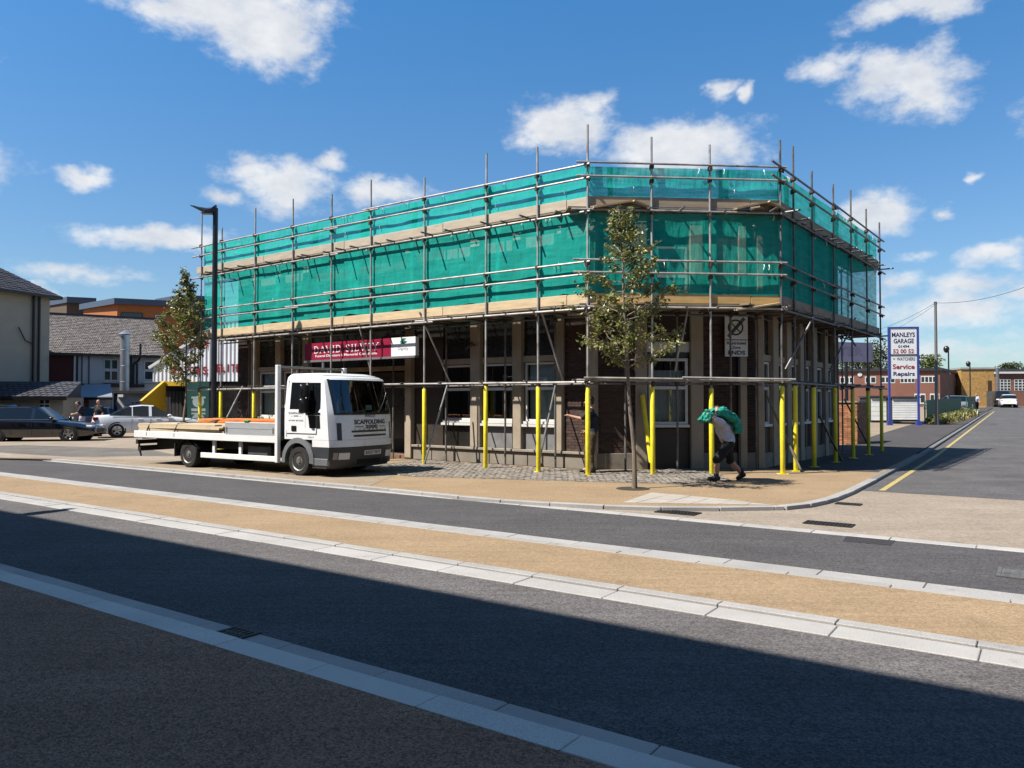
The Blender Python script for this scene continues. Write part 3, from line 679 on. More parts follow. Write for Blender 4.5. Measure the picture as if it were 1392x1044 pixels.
def serif_word(word, F, s0, s1, d, zb, hh, mat, parent):
    """roman capitals drawn as strokes with serifs"""
    G = {'D': (.78, [[(.14, 0), (.14, 1), 'k'], [(.14, 1), (.36, .99), (.58, .86), (.67, .5), (.58, .14), (.36, .01), (.14, 0), 'c']], [(.14, 0), (.14, 1)]),
         'A': (.80, [[(.08, 0), (.40, 1), 't'], [(.40, 1), (.72, 0), 'k'], [(.20, .34), (.60, .34), 't']], [(.08, 0), (.72, 0)]),
         'V': (.80, [[(.08, 1), (.40, 0), 'k'], [(.40, 0), (.72, 1), 't']], [(.08, 1), (.72, 1)]),
         'I': (.40, [[(.20, 0), (.20, 1), 'k']], [(.20, 0), (.20, 1)]),
         'S': (.62, [[(.52, .80), (.42, .96), (.26, .98), (.12, .86), (.13, .68), (.30, .54), (.45, .42), (.52, .24), (.42, .05), (.24, .01), (.10, .12), (.08, .24), 'c']], []),
         'L': (.66, [[(.16, 0), (.16, 1), 'k'], [(.16, .03), (.58, .03), 't'], [(.56, .03), (.60, .22), 't']], [(.16, 0), (.16, 1)]),
         'E': (.68, [[(.16, 0), (.16, 1), 'k'], [(.16, .03), (.58, .03), 't'], [(.16, .97), (.55, .97), 't'], [(.16, .51), (.44, .51), 't'], [(.57, .03), (.60, .22), 't'], [(.54, .97), (.56, .80), 't']], [(.16, 0), (.16, 1)]),
         'Y': (.78, [[(.08, 1), (.39, .48), 'k'], [(.70, 1), (.39, .48), 't'], [(.39, .48), (.39, 0), 'k']], [(.08, 1), (.70, 1), (.39, 0)]), ' ': (.42, [], [])}
    tot = sum(G[c][0]+.10 for c in word); kx = (s1-s0)/tot; x = s0; mb = MB()
    for c in word:
        w_, strokes, serifs = G[c]
        for st in strokes:
            k_ = st[-1]; pts = st[:-1]; th = {'k': .15, 't': .075, 'c': .12}[k_]
            for (a, b) in zip(pts, pts[1:]):
                p = Vector((x+a[0]*kx, zb+a[1]*hh)); q = Vector((x+b[0]*kx, zb+b[1]*hh)); e = (q-p)
                if e.length < 1e-5: continue
                e.normalize(); n = Vector((-e.y, e.x))*th*hh*.5; p -= e*.012*hh; q += e*.012*hh
                mb.poly([F(v_.x, d, v_.y) for v_ in (p-n, q-n, q+n, p+n)])
        for (a, b) in serifs:
            cx = x+a*kx; cz = zb+b*hh; mb.poly([F(cx-.14*kx, d+.0005, cz-.03*hh), F(cx+.14*kx, d+.0005, cz-.03*hh), F(cx+.14*kx, d+.0005, cz+.03*hh), F(cx-.14*kx, d+.0005, cz+.03*hh)])
        x += (w_+.10)*kx
    return mb.build('lettering', mat, parent, recalc=False)
wS = sg1-sg0
serif_word('DAVID SILVEY', FS, sg0+wS*.115, sg0+wS*.875, .004, zs0+.215, .205, m_pwhite, sg)
lettering('Funeral Directors & Memorial Consultants', FS, sg0+wS*.135, sg0+wS*.85, .004, zs0+.125, .075, m_pwhite, sg, bold=.015)
mb = MB(); wc = (sg1+sg2)/2
for (dz, ln, tl) in ((.17, .13, .02), (.115, .17, -.02), (.06, .15, .03)):
    pts = [FS(wc-ln+.04, .004, zs0+.30+dz-.02), FS(wc+ln*.3, .004, zs0+.30+dz-.045+tl), FS(wc+ln, .004, zs0+.30+dz+tl), FS(wc+ln*.2, .004, zs0+.30+dz+.03), FS(wc-ln*.5, .004, zs0+.30+dz+.025)]
    mb.poly(pts)
mb.build('emblem', m_green, sg, recalc=False)
lettering('Dignity', FS, wc-.2, wc+.2, .004, zs0+.20, .11, m_pgrey, sg, bold=0.0)
# restricted-zone sign on the chamfer
FZ = Frame(FC.o+FC.n*.20, FC.n); z0_, z1_ = up_z(0, 484, 19.3), up_z(0, 428, 19.3); a, b = FZ.at(986), FZ.at(1017)
rz = thing('parking_zone_sign', (*(FZ((a+b)/2, 0, 0)[:2]), z0_), 'white parking zone sign with crossed circle, fixed to dark brick at the building corner', 'traffic sign')
slab('plate', FZ, a, b, z0_, z1_, -.02, 0, M('sign_grey_white', (1.15, 1.16, 1.16), .45, var=.04), rz)
slab('post', FZ, (a+b)/2+.05, (a+b)/2+.11, 0, z1_-.02, -.10, -.023, m_black, rz)
m_pblk = M('print_black', (.02, .02, .022), .5, var=0); m_pgr = M('print_midgrey', (.16, .165, .17), .5, var=0)
mb = MB(); cx, cz, ro, ri = (a+b)/2-.02, z0_+(z1_-z0_)*.715, .205, .165; n = 32
for i in range(n):
    t0, t1 = 2*math.pi*i/n, 2*math.pi*(i+1)/n; mb.poly([FZ(cx+r_*math.cos(t_), .004, cz+r_*math.sin(t_)) for r_, t_ in ((ri, t0), (ro, t0), (ro, t1), (ri, t1))])
for sgn in (1, -1):
    e = Vector((.707, .707*sgn)); nn_ = Vector((-e.y, e.x))*.016; p, q = -e*.17, e*.17
    mb.poly([FZ(cx+v_.x, .005, cz+v_.y) for v_ in (p-nn_, q-nn_, q+nn_, p+nn_)])
mb.build('crossed_circle', m_pblk, rz, recalc=False)
mb = MB(); e = Vector((.66, .75)); nn_ = Vector((-e.y, e.x))*.045; p, q = -e*.32+Vector((.02, 0)), e*.32+Vector((.02, 0)); mb.poly([FZ(cx+v_.x, .003, cz+v_.y) for v_ in (p-nn_, q-nn_, q+nn_, p+nn_)]); mb.build('diagonal_band', m_pgr, rz, recalc=False)
zz = z0_+(z1_-z0_)*.40; slab('divider', FZ, a+.01, b-.01, zz, zz+.02, .001, .004, m_pblk, rz)
for tx, f0, f1, zf, hh in (('Restricted', .08, .92, .33, .075), ('Zone', .30, .68, .225, .07), ('ENDS', .14, .88, .095, .105)):
    lettering(tx, FZ, a+(b-a)*f0, a+(b-a)*f1, .004, z0_+(z1_-z0_)*zf, hh, m_pblk, rz, bold=.03)
# security camera by the entrance bay
cm = thing('security_camera', (*(FL(sL(647), .3, 0)[:2]), 3.2), 'small dark security camera on the column right of the entrance', 'camera')
MB().tube(FL(sL(650), .12, 3.28), FL(sL(649), .30, 3.28), .02).build('bracket', m_black, cm)
MB().path([FL(sL(652), .30, 3.32), FL(sL(644), .36, 3.18)], .05, 10).build('body', m_black, cm)

# ================================================================== scaffold
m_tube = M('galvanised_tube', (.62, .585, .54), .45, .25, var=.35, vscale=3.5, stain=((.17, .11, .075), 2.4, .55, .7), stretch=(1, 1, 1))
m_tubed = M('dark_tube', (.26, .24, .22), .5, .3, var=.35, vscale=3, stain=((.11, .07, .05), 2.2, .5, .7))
m_coup = M('rusty_coupler', (.13, .095, .07), .7, .4, var=.4, vscale=20)
m_sleeve = M('yellow_sleeve', (1.35, 1.12, .05), .5, var=.14, vscale=4, bump=.4, bscale=14, stain=((.75, .60, .16), 5, .57, .6))
m_board = M('scaffold_board', (.52, .375, .215), .75, var=.22, vscale=2.6, stretch=(1, 1, 6), grain=.10, gscale=40, island=.10, stain=((.30, .215, .14), 1.5, .56, .6))
m_boardd = M('weathered_board', (.36, .285, .20), .8, var=.25, vscale=3, stretch=(1, 1, 5), island=.15, stain=((.22, .17, .12), 1.7, .52, .6))
m_bandend = M('board_band', (.35, .30, .25), .5, .5)
scf = thing('scaffold', (2, 18.5, 0), 'tube and board scaffold with yellow sleeved standards wrapped round the corner building', 'scaffold')
O1 = Vector((1.75, 17.77)); O2 = Vector((6.36, 18.10)); LS = 15.84; LR = 10.06
FSL = Frame(O1-Vector((.806, -.592))*LS, nL); FSC = Frame(O1, Vector((O2-O1).y*1.0, ) if False else ((O2-O1).y, -(O2-O1).x)); FSR = Frame(O2, nR); LC = (O2-O1).length
ZL = (2.14, 3.84, 4.64, 4.93, 6.10, 6.88, 7.20)
coup = MB(); coup.bx(-.05, .05, -.06, .045, -.045, .045); coup.bx(-.035, .035, -.075, -.04, -.075, .03); coup_me = coup.mesh('coupler', m_coup, bevel=.012)
plate_me = MB().bx(-.11, .11, -.11, .11, 0, .012).mesh('base_plate', m_sleeve)
plate_gr = MB().bx(-.08, .08, -.08, .08, 0, .010).mesh('base_plate', m_tubed)
def standard(F, s, d, zt, sleeve=True, zc=ZL, mat=None, lean=0, r=.027):
    b = F(s, d, .012); t = F(s+lean, d, zt)
    o = MB().tube(b, t, r, 8).build('standard', mat or m_tube, scf, smooth=True)
    put('base_plate', plate_me if sleeve else plate_gr, o, Matrix.Translation(F(s, d, .001)))
    if sleeve:
        zs = rnd.uniform(2.0, 2.12); MB().lathe([(.050, .02), (.056, .03), (.057, zs*.5), (.055, zs-.02), (.044, zs)], F(s, d, 0), (lean/zt*F.t.x, lean/zt*F.t.y, 1), 12).build('foam_sleeve', m_sleeve, o, smooth=True)
    ang = math.atan2(F.t.y, F.t.x)
    for z in zc:
        if z < zt-.05: put('coupler', coup_me, o, Matrix.Translation(F(s+lean*z/zt, d+.01, z+rnd.uniform(-.03, .03))) @ Matrix.Rotation(ang+rnd.choice((0, math.pi)), 4, 'Z'))
    return o
sl = [LS-t for t in (0, 1.377, 3.006, 5.109, 7.19, 8.90, 10.73, 12.71, 14.58, 15.84)]
ztl = (8.15, 7.9, 8.05, 7.8, 8.1, 7.95, 8.1, 8.1, 7.7, 8.6)
for s, zt in zip(sl, ztl): standard(FSL, s, 0, zt, lean=rnd.uniform(-.03, .03))
sc_ = [FSC.at(887), FSC.at(967)]
for s, zt in zip(sc_, (7.9, 7.75)): standard(FSC, s, 0, zt, s != sc_[0] or True, lean=rnd.uniform(-.03, .03))
sr_ = [0, .96, 2.457, 4.45, 6.35, 8.24, 10.06]
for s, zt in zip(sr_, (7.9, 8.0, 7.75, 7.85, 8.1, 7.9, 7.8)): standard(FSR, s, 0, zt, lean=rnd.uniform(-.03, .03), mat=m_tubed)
# inner standards close to the wall
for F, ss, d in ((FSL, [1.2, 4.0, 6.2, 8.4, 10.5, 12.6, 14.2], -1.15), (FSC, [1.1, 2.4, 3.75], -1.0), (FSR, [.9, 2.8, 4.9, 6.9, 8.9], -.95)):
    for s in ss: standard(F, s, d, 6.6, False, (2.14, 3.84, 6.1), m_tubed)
def tube(F, s0, d0, z0, s1, d1, z1, r=.026, mat=None, name='ledger'): return MB().tube(F(s0, d0, z0), F(s1, d1, z1), r, 8).build(name, mat or m_tube, scf, smooth=True)
for z in ZL:
    o_ = .058 if z not in (2.14, 3.84, 6.1) else .055
    # left: two lengths that overlap at a standard
    jn = rnd.choice(sl[3:7]); e = rnd.uniform(.35, .9)
    tube(FSL, -e, o_, z-.02, jn+.35, o_, z, name='ledger'); tube(FSL, jn-.3, o_-.004, z+.05, LS+.10, o_-.004, z+.01, name='ledger')
    tube(FSC, -rnd.uniform(.25, .5), o_, z+.06, LC+.12, o_, z+.04, name='ledger')
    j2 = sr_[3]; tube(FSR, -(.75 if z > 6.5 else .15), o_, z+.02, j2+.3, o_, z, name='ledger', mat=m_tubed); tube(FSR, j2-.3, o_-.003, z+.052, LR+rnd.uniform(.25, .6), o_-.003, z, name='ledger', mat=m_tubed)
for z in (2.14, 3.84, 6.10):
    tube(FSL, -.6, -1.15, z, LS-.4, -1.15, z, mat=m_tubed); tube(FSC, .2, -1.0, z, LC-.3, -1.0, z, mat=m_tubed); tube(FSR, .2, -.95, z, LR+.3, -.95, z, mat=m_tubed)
tube(FSL, 4.1, .30, 2.18, 9.2, .30, 2.2, mat=m_tube); tube(FSC, -.1, .10, 2.25, 2.6, .1, 2.22); tube(FSC, 2.2, .11, 2.26, 4.9, .11, 2.22)
for F, L, n, dm in ((FSL, LS, 24, -1.25), (FSC, LC, 7, -1.15), (FSR, LR, 14, -1.1)):
    for z in (3.90, 6.16):
        for i in range(n):
            s = .15+(L-.3)*i/(n-1)+rnd.uniform(-.2, .2)
            tube(F, s, dm, z+.015, s+rnd.uniform(-.06, .06), rnd.choice((.16, .30, .38, .45, .50)) if z > 5 else rnd.choice((.10, .14, .2, .26)), z+rnd.uniform(0, .02), .025, m_tubed, 'transom')
    for i in range(n//2):
        s = .3+(L-.6)*i/(n//2-1); tube(F, s, dm+.1, 2.20, s, .18, 2.20, .025, m_tubed, 'transom')
# decks and toe boards
def deck(F, L, z, d_in, s_start=0.0, mat=m_boardd):
    for k_ in range(int(-d_in/.235)):
        d = -.03-k_*.235; s = s_start-rnd.uniform(0, .8)
        while s < L:
            e = min(s+3.9, L+.25)
            MB().fb(F, s+.01, e-.01, d-.225, d, z, z+.038).build('deck_board', mat, scf); s += 3.9
deck(FSL, LS, 3.945, -1.2); deck(FSL, LS, 6.205, -1.2); deck(FSC, LC, 3.95, -1.2); deck(FSC, LC, 6.21, -1.2); deck(FSR, LR, 3.955, -1.15); deck(FSR, LR, 6.215, -1.15)
def toe(F, L, z0, z1, mat, d=-.035, s_start=-.35, ends=.05):
    s = s_start
    while s < L:
        e = min(s+3.9, L+ends); jz = rnd.uniform(-.012, .012)
        MB().fb(F, s+.006, e-.006, d-.04, d, z0+jz, z1+jz).build('toe_board', mat, scf, bevel=.006)
        s += 3.9
m_toeL = M('toe_board_pale', (.80, .60, .36), .75, var=.16, vscale=2.2, stretch=(1, 1, 6), grain=.08, gscale=40, stain=((.42, .31, .19), 1.2, .57, .5), island=.1)
m_toeC = M('toe_board_orange', (.80, .50, .19), .75, var=.18, vscale=2.4, stretch=(1, 1, 6), island=.1)
m_toeC2 = M('toe_board_brown', (.52, .40, .28), .8, var=.16, vscale=2.2, stretch=(1, 1, 6))
m_toeU = M('toe_board_grey', (.64, .53, .40), .8, var=.16, vscale=2.2, stretch=(1, 1, 6), island=.1)
toe(FSL, LS, 3.985, 4.22, m_toeL); toe(FSL, LS, 6.245, 6.48, m_toeU); toe(FSC, LC, 3.99, 4.215, m_toeC, s_start=0); toe(FSC, LC, 6.25, 6.48, m_toeC2, s_start=0)
toe(FSR, LR, 3.995, 4.215, m_boardd, s_start=0, ends=.0); toe(FSR, LR, 6.255, 6.48, m_boardd, s_start=0, ends=.0)
# tilted infill boards across the two corners
for (u0, v0, u1, v1, Y, w_) in ((806, 416, 876, 411, 17.75, .3), (1000, 421, 1060, 412, 18.0, .25), (806, 281, 862, 272, 17.75, .3), (860, 272, 880, 280, 17.75, .3), (1000, 283, 1046, 273, 18.0, .3), (1044, 273, 1064, 283, 18.0, .3)):
    p0 = at(u0, v0, Y); p1 = at(u1, v1, Y+.1)
    MB().beam(p0, p1, w_, .035, (0, -.12, 1)).build('infill_board', m_toeL, scf)
# bracing
def brace(u0, v0, u1, v1, Y0, Y1, mat=None, r=.026, foot=False): return MB().tube(at(u0, v0, Y0), at(u1, v1, Y1), r, 8).build('brace', mat or m_tube, scf, smooth=True)
m_shiny = M('bright_tube', (.55, .54, .52), .3, .7, var=.15)
brace(570, 424, 612, 520, 20.9, 21.4); brace(735, 420, 765, 517, 18.9, 19.3); brace(487, 440, 505, 508, 22.4, 22.6)
brace(608, 524, 577, 631, 21.2, 20.7, m_shiny); brace(755, 524, 730, 640, 19.0, 18.6, m_shiny); brace(330, 525, 300, 585, 25.6, 25.3)
brace(940, 396, 926, 470, 18.4, 18.4); brace(925, 462, 918, 505, 18.4, 18.6)
m_braced = M('dull_brace', (.26, .24, .16), .6, .3, var=.3)
brace(1108, 428, 1068, 502, 18.6, 18.2, m_tubed); brace(1164, 432, 1128, 505, 23.6, 22.6, m_tubed); brace(1120, 410, 1164, 470, 22.5, 23.6, m_tubed)
brace(1041, 535, 1089, 641.5, 19.3, 18.6, m_braced, .03); brace(1114, 566, 1144, 627, 20.6, 21.9, m_braced, .03); brace(1148, 543, 1183, 612, 23, 25, m_tubed)
# leaning sleeved tube by the chamfer window
p0 = P(886, 640); p1 = at(873, 535, p0.y+.4)
o = MB().tube(p0, p1, .027, 8).build('brace', m_shiny, scf, smooth=True); MB().path([p0.lerp(p1, .10), p0.lerp(p1, .42), p0.lerp(p1, .60), p0.lerp(p1, .62), p0.lerp(p1, .98)], [.055, .06, .06, .058, .058], 10).build('foam_sleeve', m_sleeve, o, smooth=True)
for (F, s) in ():   # sleeves that have slipped round the foot
    MB().path([F(s, .01, .02), F(s+.03, .02, .16), F(s+.10, .02, .34)], [.075, .07, .06], 10).build('foam_sleeve', m_sleeve, scf, smooth=True)

# ------------------------------------------------------------------ debris netting
NETC = (.018, .45, .375)
def net(name, F, s0, s1, z0, z1, mat, label, studs, sag=.10, blow=.06, d0=-.082, rip=0, seed=0):
    ns = max(8, int((s1-s0)/.12)); nz_ = 22; rows = []
    for j in range(nz_+1):
        w = j/nz_; row = []
        for i in range(ns+1):
            s = s0+(s1-s0)*i/ns
            near = min((abs(s-q) for q in studs), default=9); bay = min(1, near/.7)
            n1 = mnoise.noise(Vector((s*.9+seed, w*1.7, seed))); n2 = mnoise.noise(Vector((s*2.6+seed*3, w*4, 2.0)))
            bottom = z0+sag*(.25+.75*bay)*(.5+.5*mnoise.noise(Vector((s*1.1, seed+5, 0))))*1.3
            z = bottom+(z1-bottom)*w-.02*math.sin(s*9)*(1-w)
            mid = math.sin(w*math.pi)
            d = d0-blow*mid*(abs(n1)*1.1+.10)*bay*.8+.006*n2*mid
            if rip: z += 0.0
            row.append(F(s, d, z))
        rows.append(row)
    o = MB().grid(rows).build(name, mat, smooth=80, recalc=False)
    lap = rnd.uniform(1.4, 2.6); q = s0+.6
    while q < s1-1.0:      # neighbouring lengths lap over each other
        wl = rnd.uniform(.15, .55); i0 = int((q-s0)/(s1-s0)*ns); i1 = min(ns, i0+max(1, int(wl/(s1-s0)*ns)))
        put('net_lap', MB().grid([[p-Vector((F.n.x, F.n.y, 0))*.012 for p in r[i0:i1+1]] for r in rows]).mesh('net_lap', [mat], smooth=80, recalc=False), o); q += lap*rnd.uniform(.8, 1.5)
    for i in range(int((s1-s0)/.9)):
        r_ = rows[rnd.choice((nz_, nz_, int(nz_*.45)))]; p = r_[int(rnd.random()*ns)]; tie = MB().path([p+Vector((F.n.x, F.n.y, 0))*.03, p+Vector((F.n.x*.06, F.n.y*.06, -.05)), p+Vector((F.n.x*.05+rnd.uniform(-.03, .03), F.n.y*.05, -.13))], .010, 4); tie.build('net_tie', m_white, o)
    return tag(o, label, 'netting', 'green debris netting on the scaffold')
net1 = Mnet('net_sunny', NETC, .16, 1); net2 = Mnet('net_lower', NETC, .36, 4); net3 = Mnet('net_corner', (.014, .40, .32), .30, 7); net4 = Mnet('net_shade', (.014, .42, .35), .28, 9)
net('debris_netting', FSL, .05, LS-.05, 6.40, 7.22, net1, 'bright green netting band along the top guard rails above the long left side', sl, .06, .05, seed=1)
net('debris_netting', FSL, .08, LS+.02, 4.13, 6.12, net2, 'large green netting sheet below the top deck on the long sunlit left side', sl, .16, .05, seed=2)
net('debris_netting', FSC, .02, LC-.02, 6.40, 7.20, net1, 'green netting band along the top guard rails over the narrow corner face', [0]+sc_+[LC], .05, .05, seed=3)
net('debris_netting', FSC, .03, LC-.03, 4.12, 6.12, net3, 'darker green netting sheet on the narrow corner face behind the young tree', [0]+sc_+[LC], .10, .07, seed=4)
net('debris_netting', FSR, .02, LR-.1, 6.38, 7.20, net1, 'green netting band along the top guard rails on the shaded side-road face', sr_, .05, .05, seed=5)
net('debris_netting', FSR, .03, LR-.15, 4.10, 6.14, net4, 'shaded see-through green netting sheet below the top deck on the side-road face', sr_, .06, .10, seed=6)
# ================================================================== flatbed truck
m_tpaint = M('white_truck_paint', (1.2, 1.21, 1.23), .28, var=.04, vscale=2, spec=.5, coat=.3, stain=((.58, .57, .54), 2.0, .62, .35))
m_bumper = M('bumper_grey', (.055, .06, .068), .5, var=.15)
m_arch = M('arch_grey', (.20, .205, .22), .55, var=.1)
m_carglass = M('vehicle_glass', (.012, .015, .017), .05, var=0, spec=.5, coat=.15)
m_tyre = M('tyre_rubber', (.022, .021, .020), .85, var=.25, vscale=10)
m_steelrim = M('steel_rim', (.42, .41, .39), .45, .6, var=.3, vscale=14, stain=((.16, .09, .05), 12, .5, .7))
m_lamp = M('lamp_glass', (1.0, 1.0, 1.0), .12, var=.1, vscale=25, spec=.7)
m_amber = M('amber_lens', (.75, .22, .02), .25, var=0); m_red = M('red_lens', (.42, .015, .02), .2, var=0)
m_chassis = M('chassis_dark', (.02, .02, .021), .7, var=.2)
m_alu = M('alloy_dropside', (.78, .80, .82), .38, .35, var=.07, vscale=2.5, stretch=(1, 1, 6))
m_bedwhite = M('bed_white', (1.15, 1.15, 1.14), .45, var=.07, stain=((.38, .34, .30), 3, .62, .6))
m_plate_w = M('plate_white', (1.1, 1.1, 1.05), .4, var=0); m_plate_y = M('plate_yellow', (1.1, .9, .08), .4, var=0)
TX = Vector((.848, -.530)); tr = thing('flatbed_truck', (-4.88+.53*1.0, 17.7+.848*1.0, -.002), 'white flatbed truck parked in front of the scaffold, loaded with boards', 'truck', rot=math.atan2(TX.y, TX.x), world=False)
def xf(z):
    pts = ((.20, 1.10), (.30, 1.18), (.70, 1.23), (.95, 1.21), (1.42, 1.17), (1.80, 1.09), (2.17, 1.0), (2.22, .98), (2.30, .90), (2.36, .62))
    for (a, b), (c, d) in zip(pts, pts[1:]):
        if z <= c: return b+(d-b)*(z-a)/(c-a)
    return pts[-1][1]
def hw(z):
    pts = ((.2, 1.03), (.9, 1.06), (1.45, 1.06), (2.2, .985), (2.30, .94), (2.36, .80))
    for (a, b), (c, d) in zip(pts, pts[1:]):
        if z <= c: return b+(d-b)*(z-a)/(c-a)
    return pts[-1][1]
def front(y, z, off=0.0):
    w = hw(z); t = min(1, abs(y)/w); return Vector((xf(z)-.24*t**3.8+off, y*(1+off*.2), z))
def outline(z, xr, n=18, inset=0.0):
    w = hw(z)-inset; o = [Vector((xr, -w, z))]
    for i in range(n+1):
        y = -w+2*w*i/n; p = front(y, z); p.x -= inset; o.append(p)
    o.append(Vector((xr, w, z))); return o
def slices(zs, xr, cap=True, hole=None, inset=0.0):
    mb = MB(); rows = [outline(z, xr(z) if callable(xr) else xr, 18, inset) for z in zs]; mb.grid(rows, closed=True)
    if hole:
        nc = len(rows[0]); keep = [k_ for k_ in range(len(mb.f)) if not (hole[0] <= rows[k_//nc][0].z+1e-4 and rows[min(k_//nc+1, len(rows)-1)][0].z <= hole[1]+1e-4 and 2 <= k_ % nc <= 17)]
        mb.f = [mb.f[k_] for k_ in keep]; mb.m = [0]*len(mb.f)
    if cap: mb.poly(rows[-1]); mb.poly(rows[0][::-1])
    return mb
CABZ = [.84, .95, 1.1, 1.25, 1.38, 1.46, 1.6, 1.75, 1.9, 2.05, 2.17, 2.22, 2.27, 2.32, 2.36]
slices(CABZ, -.44, hole=(1.46, 2.17)).build('cab', m_tpaint, tr, smooth=40)
slices([z-.02 if z > 2.2 else z for z in CABZ[:-1]], -.41, hole=(1.46, 2.17), inset=.025).build('cab_lining', M('cab_trim', (.09, .09, .095), .8), tr, smooth=40)
cabin = MB(); cabin.bx(.55, .95, -.93, .93, 1.20, 1.44); cabin.bx(.40, .62, -.90, .90, 1.15, 1.38); cabin.build('dashboard', M('dash_grey', (.06, .06, .065), .7), tr, bevel=.03)
for y in (-.52, .42):
    st_ = MB(); st_.bx(-.30, .18, y-.25, y+.25, 1.05, 1.22); st_.bx(-.36, -.22, y-.24, y+.24, 1.2, 1.82); st_.bx(-.34, -.24, y-.13, y+.13, 1.84, 2.02); st_.build('seat', M('seat_cloth', (.12, .13, .17), .9), tr, bevel=.03)
sw_ = [Vector((.38+.12*math.sin(a_), -.52+.21*math.cos(a_), 1.50+.17*math.sin(a_))) for a_ in lin(0, 2*math.pi, 25)]; MB().path(sw_, .016, 6).tube((.38, -.52, 1.50), (.6, -.52, 1.36), .03).build('steering_wheel', m_black, tr)
MB().bx(.80, .82, .30, .52, 1.5, 1.62).build('tax_card', M('card_white', (1.2, 1.2, 1.15), .6), tr); MB().bx(.60, .70, -.62, -.2, 1.44, 1.50).build('clipboard', M('card_buff', (.9, .75, .5), .7), tr)
slices([.68, .76, .836], .46).build('front_panel', m_tpaint, tr, smooth=40)
slices([.20, .27, .45, .60, .675], .44).build('bumper', m_bumper, tr, smooth=35)
def fpatch(y0, y1, z0, z1, off, n=12, nzz=5, trim=0):
    return MB().grid([[front(y0+(y1-y0)*i/n, z0+(z1-z0)*j/nzz, off) for i in range(n+1)] for j in range(nzz+1)])
def fbox(name, y0, y1, z0, z1, mat, off=.012, parent=tr, n=6):
    mb = MB(); rows = [[front(y0+(y1-y0)*i/n, z, o) for i in range(n+1)] for (z, o) in ((z0, -.03), (z0, off), (z1, off), (z1, -.03))]; mb.grid(rows, closed=False)
    for i in (0, n): mb.poly([r[i] for r in rows])
    return mb.build(name, mat, parent, smooth=40)
mb = MB()
for (y0, y1, z0, z1) in ((-.945, .945, 1.40, 1.465), (-.945, .945, 2.165, 2.215), (-.945, -.83, 1.465, 2.165), (.83, .945, 1.465, 2.165)):
    mb.grid([[front(y0+(y1-y0)*i/12, z0+(z1-z0)*j/4, .010) for i in range(13)] for j in range(5)])
mb.build('windscreen_seal', m_black, tr, smooth=80)
ws = fpatch(-.90, .90, 1.45, 2.18, .016).build('windscreen', Mglass('windscreen_glass', (.55, .62, .60), .09), tr, smooth=80)
for y0, y1 in ((-.72, -.08), (.10, .76)):
    a, b = front(y0, 1.45, .03), front(y1, 1.50, .03); MB().beam(a, b, .012, .02).build('wiper', m_black, ws)
fbox('sun_strip', -.90, .90, 2.20, 2.25, m_tpaint, .03)
for s in (-1, 1):
    w = lambda z: hw(z)+.004
    def sp(x, z, o=0): return Vector((x, s*(w(z)+o), z))
    MB().poly([sp(-.28, 1.53), sp(.22, 1.53), sp(.28, 1.40), sp(.72, 1.40), sp(.70, 1.75), sp(.66, 2.13), sp(-.28, 2.15)]).build('side_window', m_carglass, tr, recalc=False)
    mb = MB(); mb.beam(sp(.25, 1.44, .012), sp(.25, 2.15, .006), .03, .03, (1, 0, 0)); mb.build('window_bar', m_wframe, tr)
    MB().poly([sp(.33, 1.39, .001), sp(.70, 1.39, .001), sp(.72, 1.10, .001), sp(.38, 1.08, .001)]).build('quarter_panel', m_black, tr, recalc=False)
    dr = MB().poly([sp(-.36, .98, .002), sp(.58, .98, .002), sp(.60, 1.1, .002), sp(.24, 1.1, .002), sp(.24, 1.5, .002), sp(-.36, 1.5, .002)]).build('door', m_tpaint, tr, recalc=False)
    for q in ((-.375, -.365, .9, 2.2), (-.36, .60, .965, .975), (.60, .61, .97, 1.4)):
        MB().hexa([sp(q[0], q[2]), sp(q[1], q[2]), sp(q[1], q[2], .004), sp(q[0], q[2], .004), sp(q[0], q[3]), sp(q[1], q[3]), sp(q[1], q[3], .004), sp(q[0], q[3], .004)]).build('door_seam', m_bumper, dr)
    MB().hexa([sp(-.20, 1.03), sp(-.04, 1.03), sp(-.04, 1.03, .02), sp(-.20, 1.03, .02), sp(-.20, 1.15), sp(-.04, 1.15), sp(-.04, 1.15, .02), sp(-.20, 1.15, .02)]).build('door_handle', m_black, dr, bevel=.008)
    mi = MB(); mi.path([sp(.42, 2.12, .02), sp(.36, 2.12, .18), sp(.36, 1.5, .22), sp(.40, 1.46, .02)], .014, 6)
    mo = mi.build('mirror_arm', m_black, tr)
    def rb(x0, x1, y0, y1, z0, z1): return MB().bx(x0, x1, min(s*y0, s*y1), max(s*y0, s*y1), z0, z1)
    rb(.27, .40, 1.07, 1.31, 1.80, 2.10).build('mirror', m_black, mo, bevel=.035, smooth=True); rb(.27, .41, 1.08, 1.32, 1.44, 1.78).build('mirror', m_black, mo, bevel=.035, smooth=True)
    # corner slots, lamps
    fbox('air_slot', s*.80, s*.90, .83, 1.22, m_black, .006, n=3)
    hl = fbox('headlight', s*.60, s*.86, .40, .55, m_lamp, .012, n=4); fbox('indicator', s*.88, s*.97, .40, .56, M('lens_clear', (.5, .42, .38), .2, var=.1), .012, hl, n=3)
    # step and arch beside the wheel
    rb(.44, .96, .93, 1.05, .24, .44).build('step', m_arch, tr, bevel=.03)
    mb = MB(); n = 14
    for rad0, rad1, y0, y1 in ((.40, .52, .96, 1.085),):
        pr = []
        for i in range(n+1):
            a = R(-8)+R(196)*i/n; pr.append([Vector((rr_*math.cos(a), s*yy, .36+rr_*math.sin(a)*1.0)) for rr_, yy in ((rad0, y0), (rad0, y1), (rad1, y1-.02), (rad1, y0))])
        mb.grid(pr, closed=True); mb.poly(pr[0]); mb.poly(pr[-1])
    mb.build('wheel_arch', m_arch, tr, smooth=40)
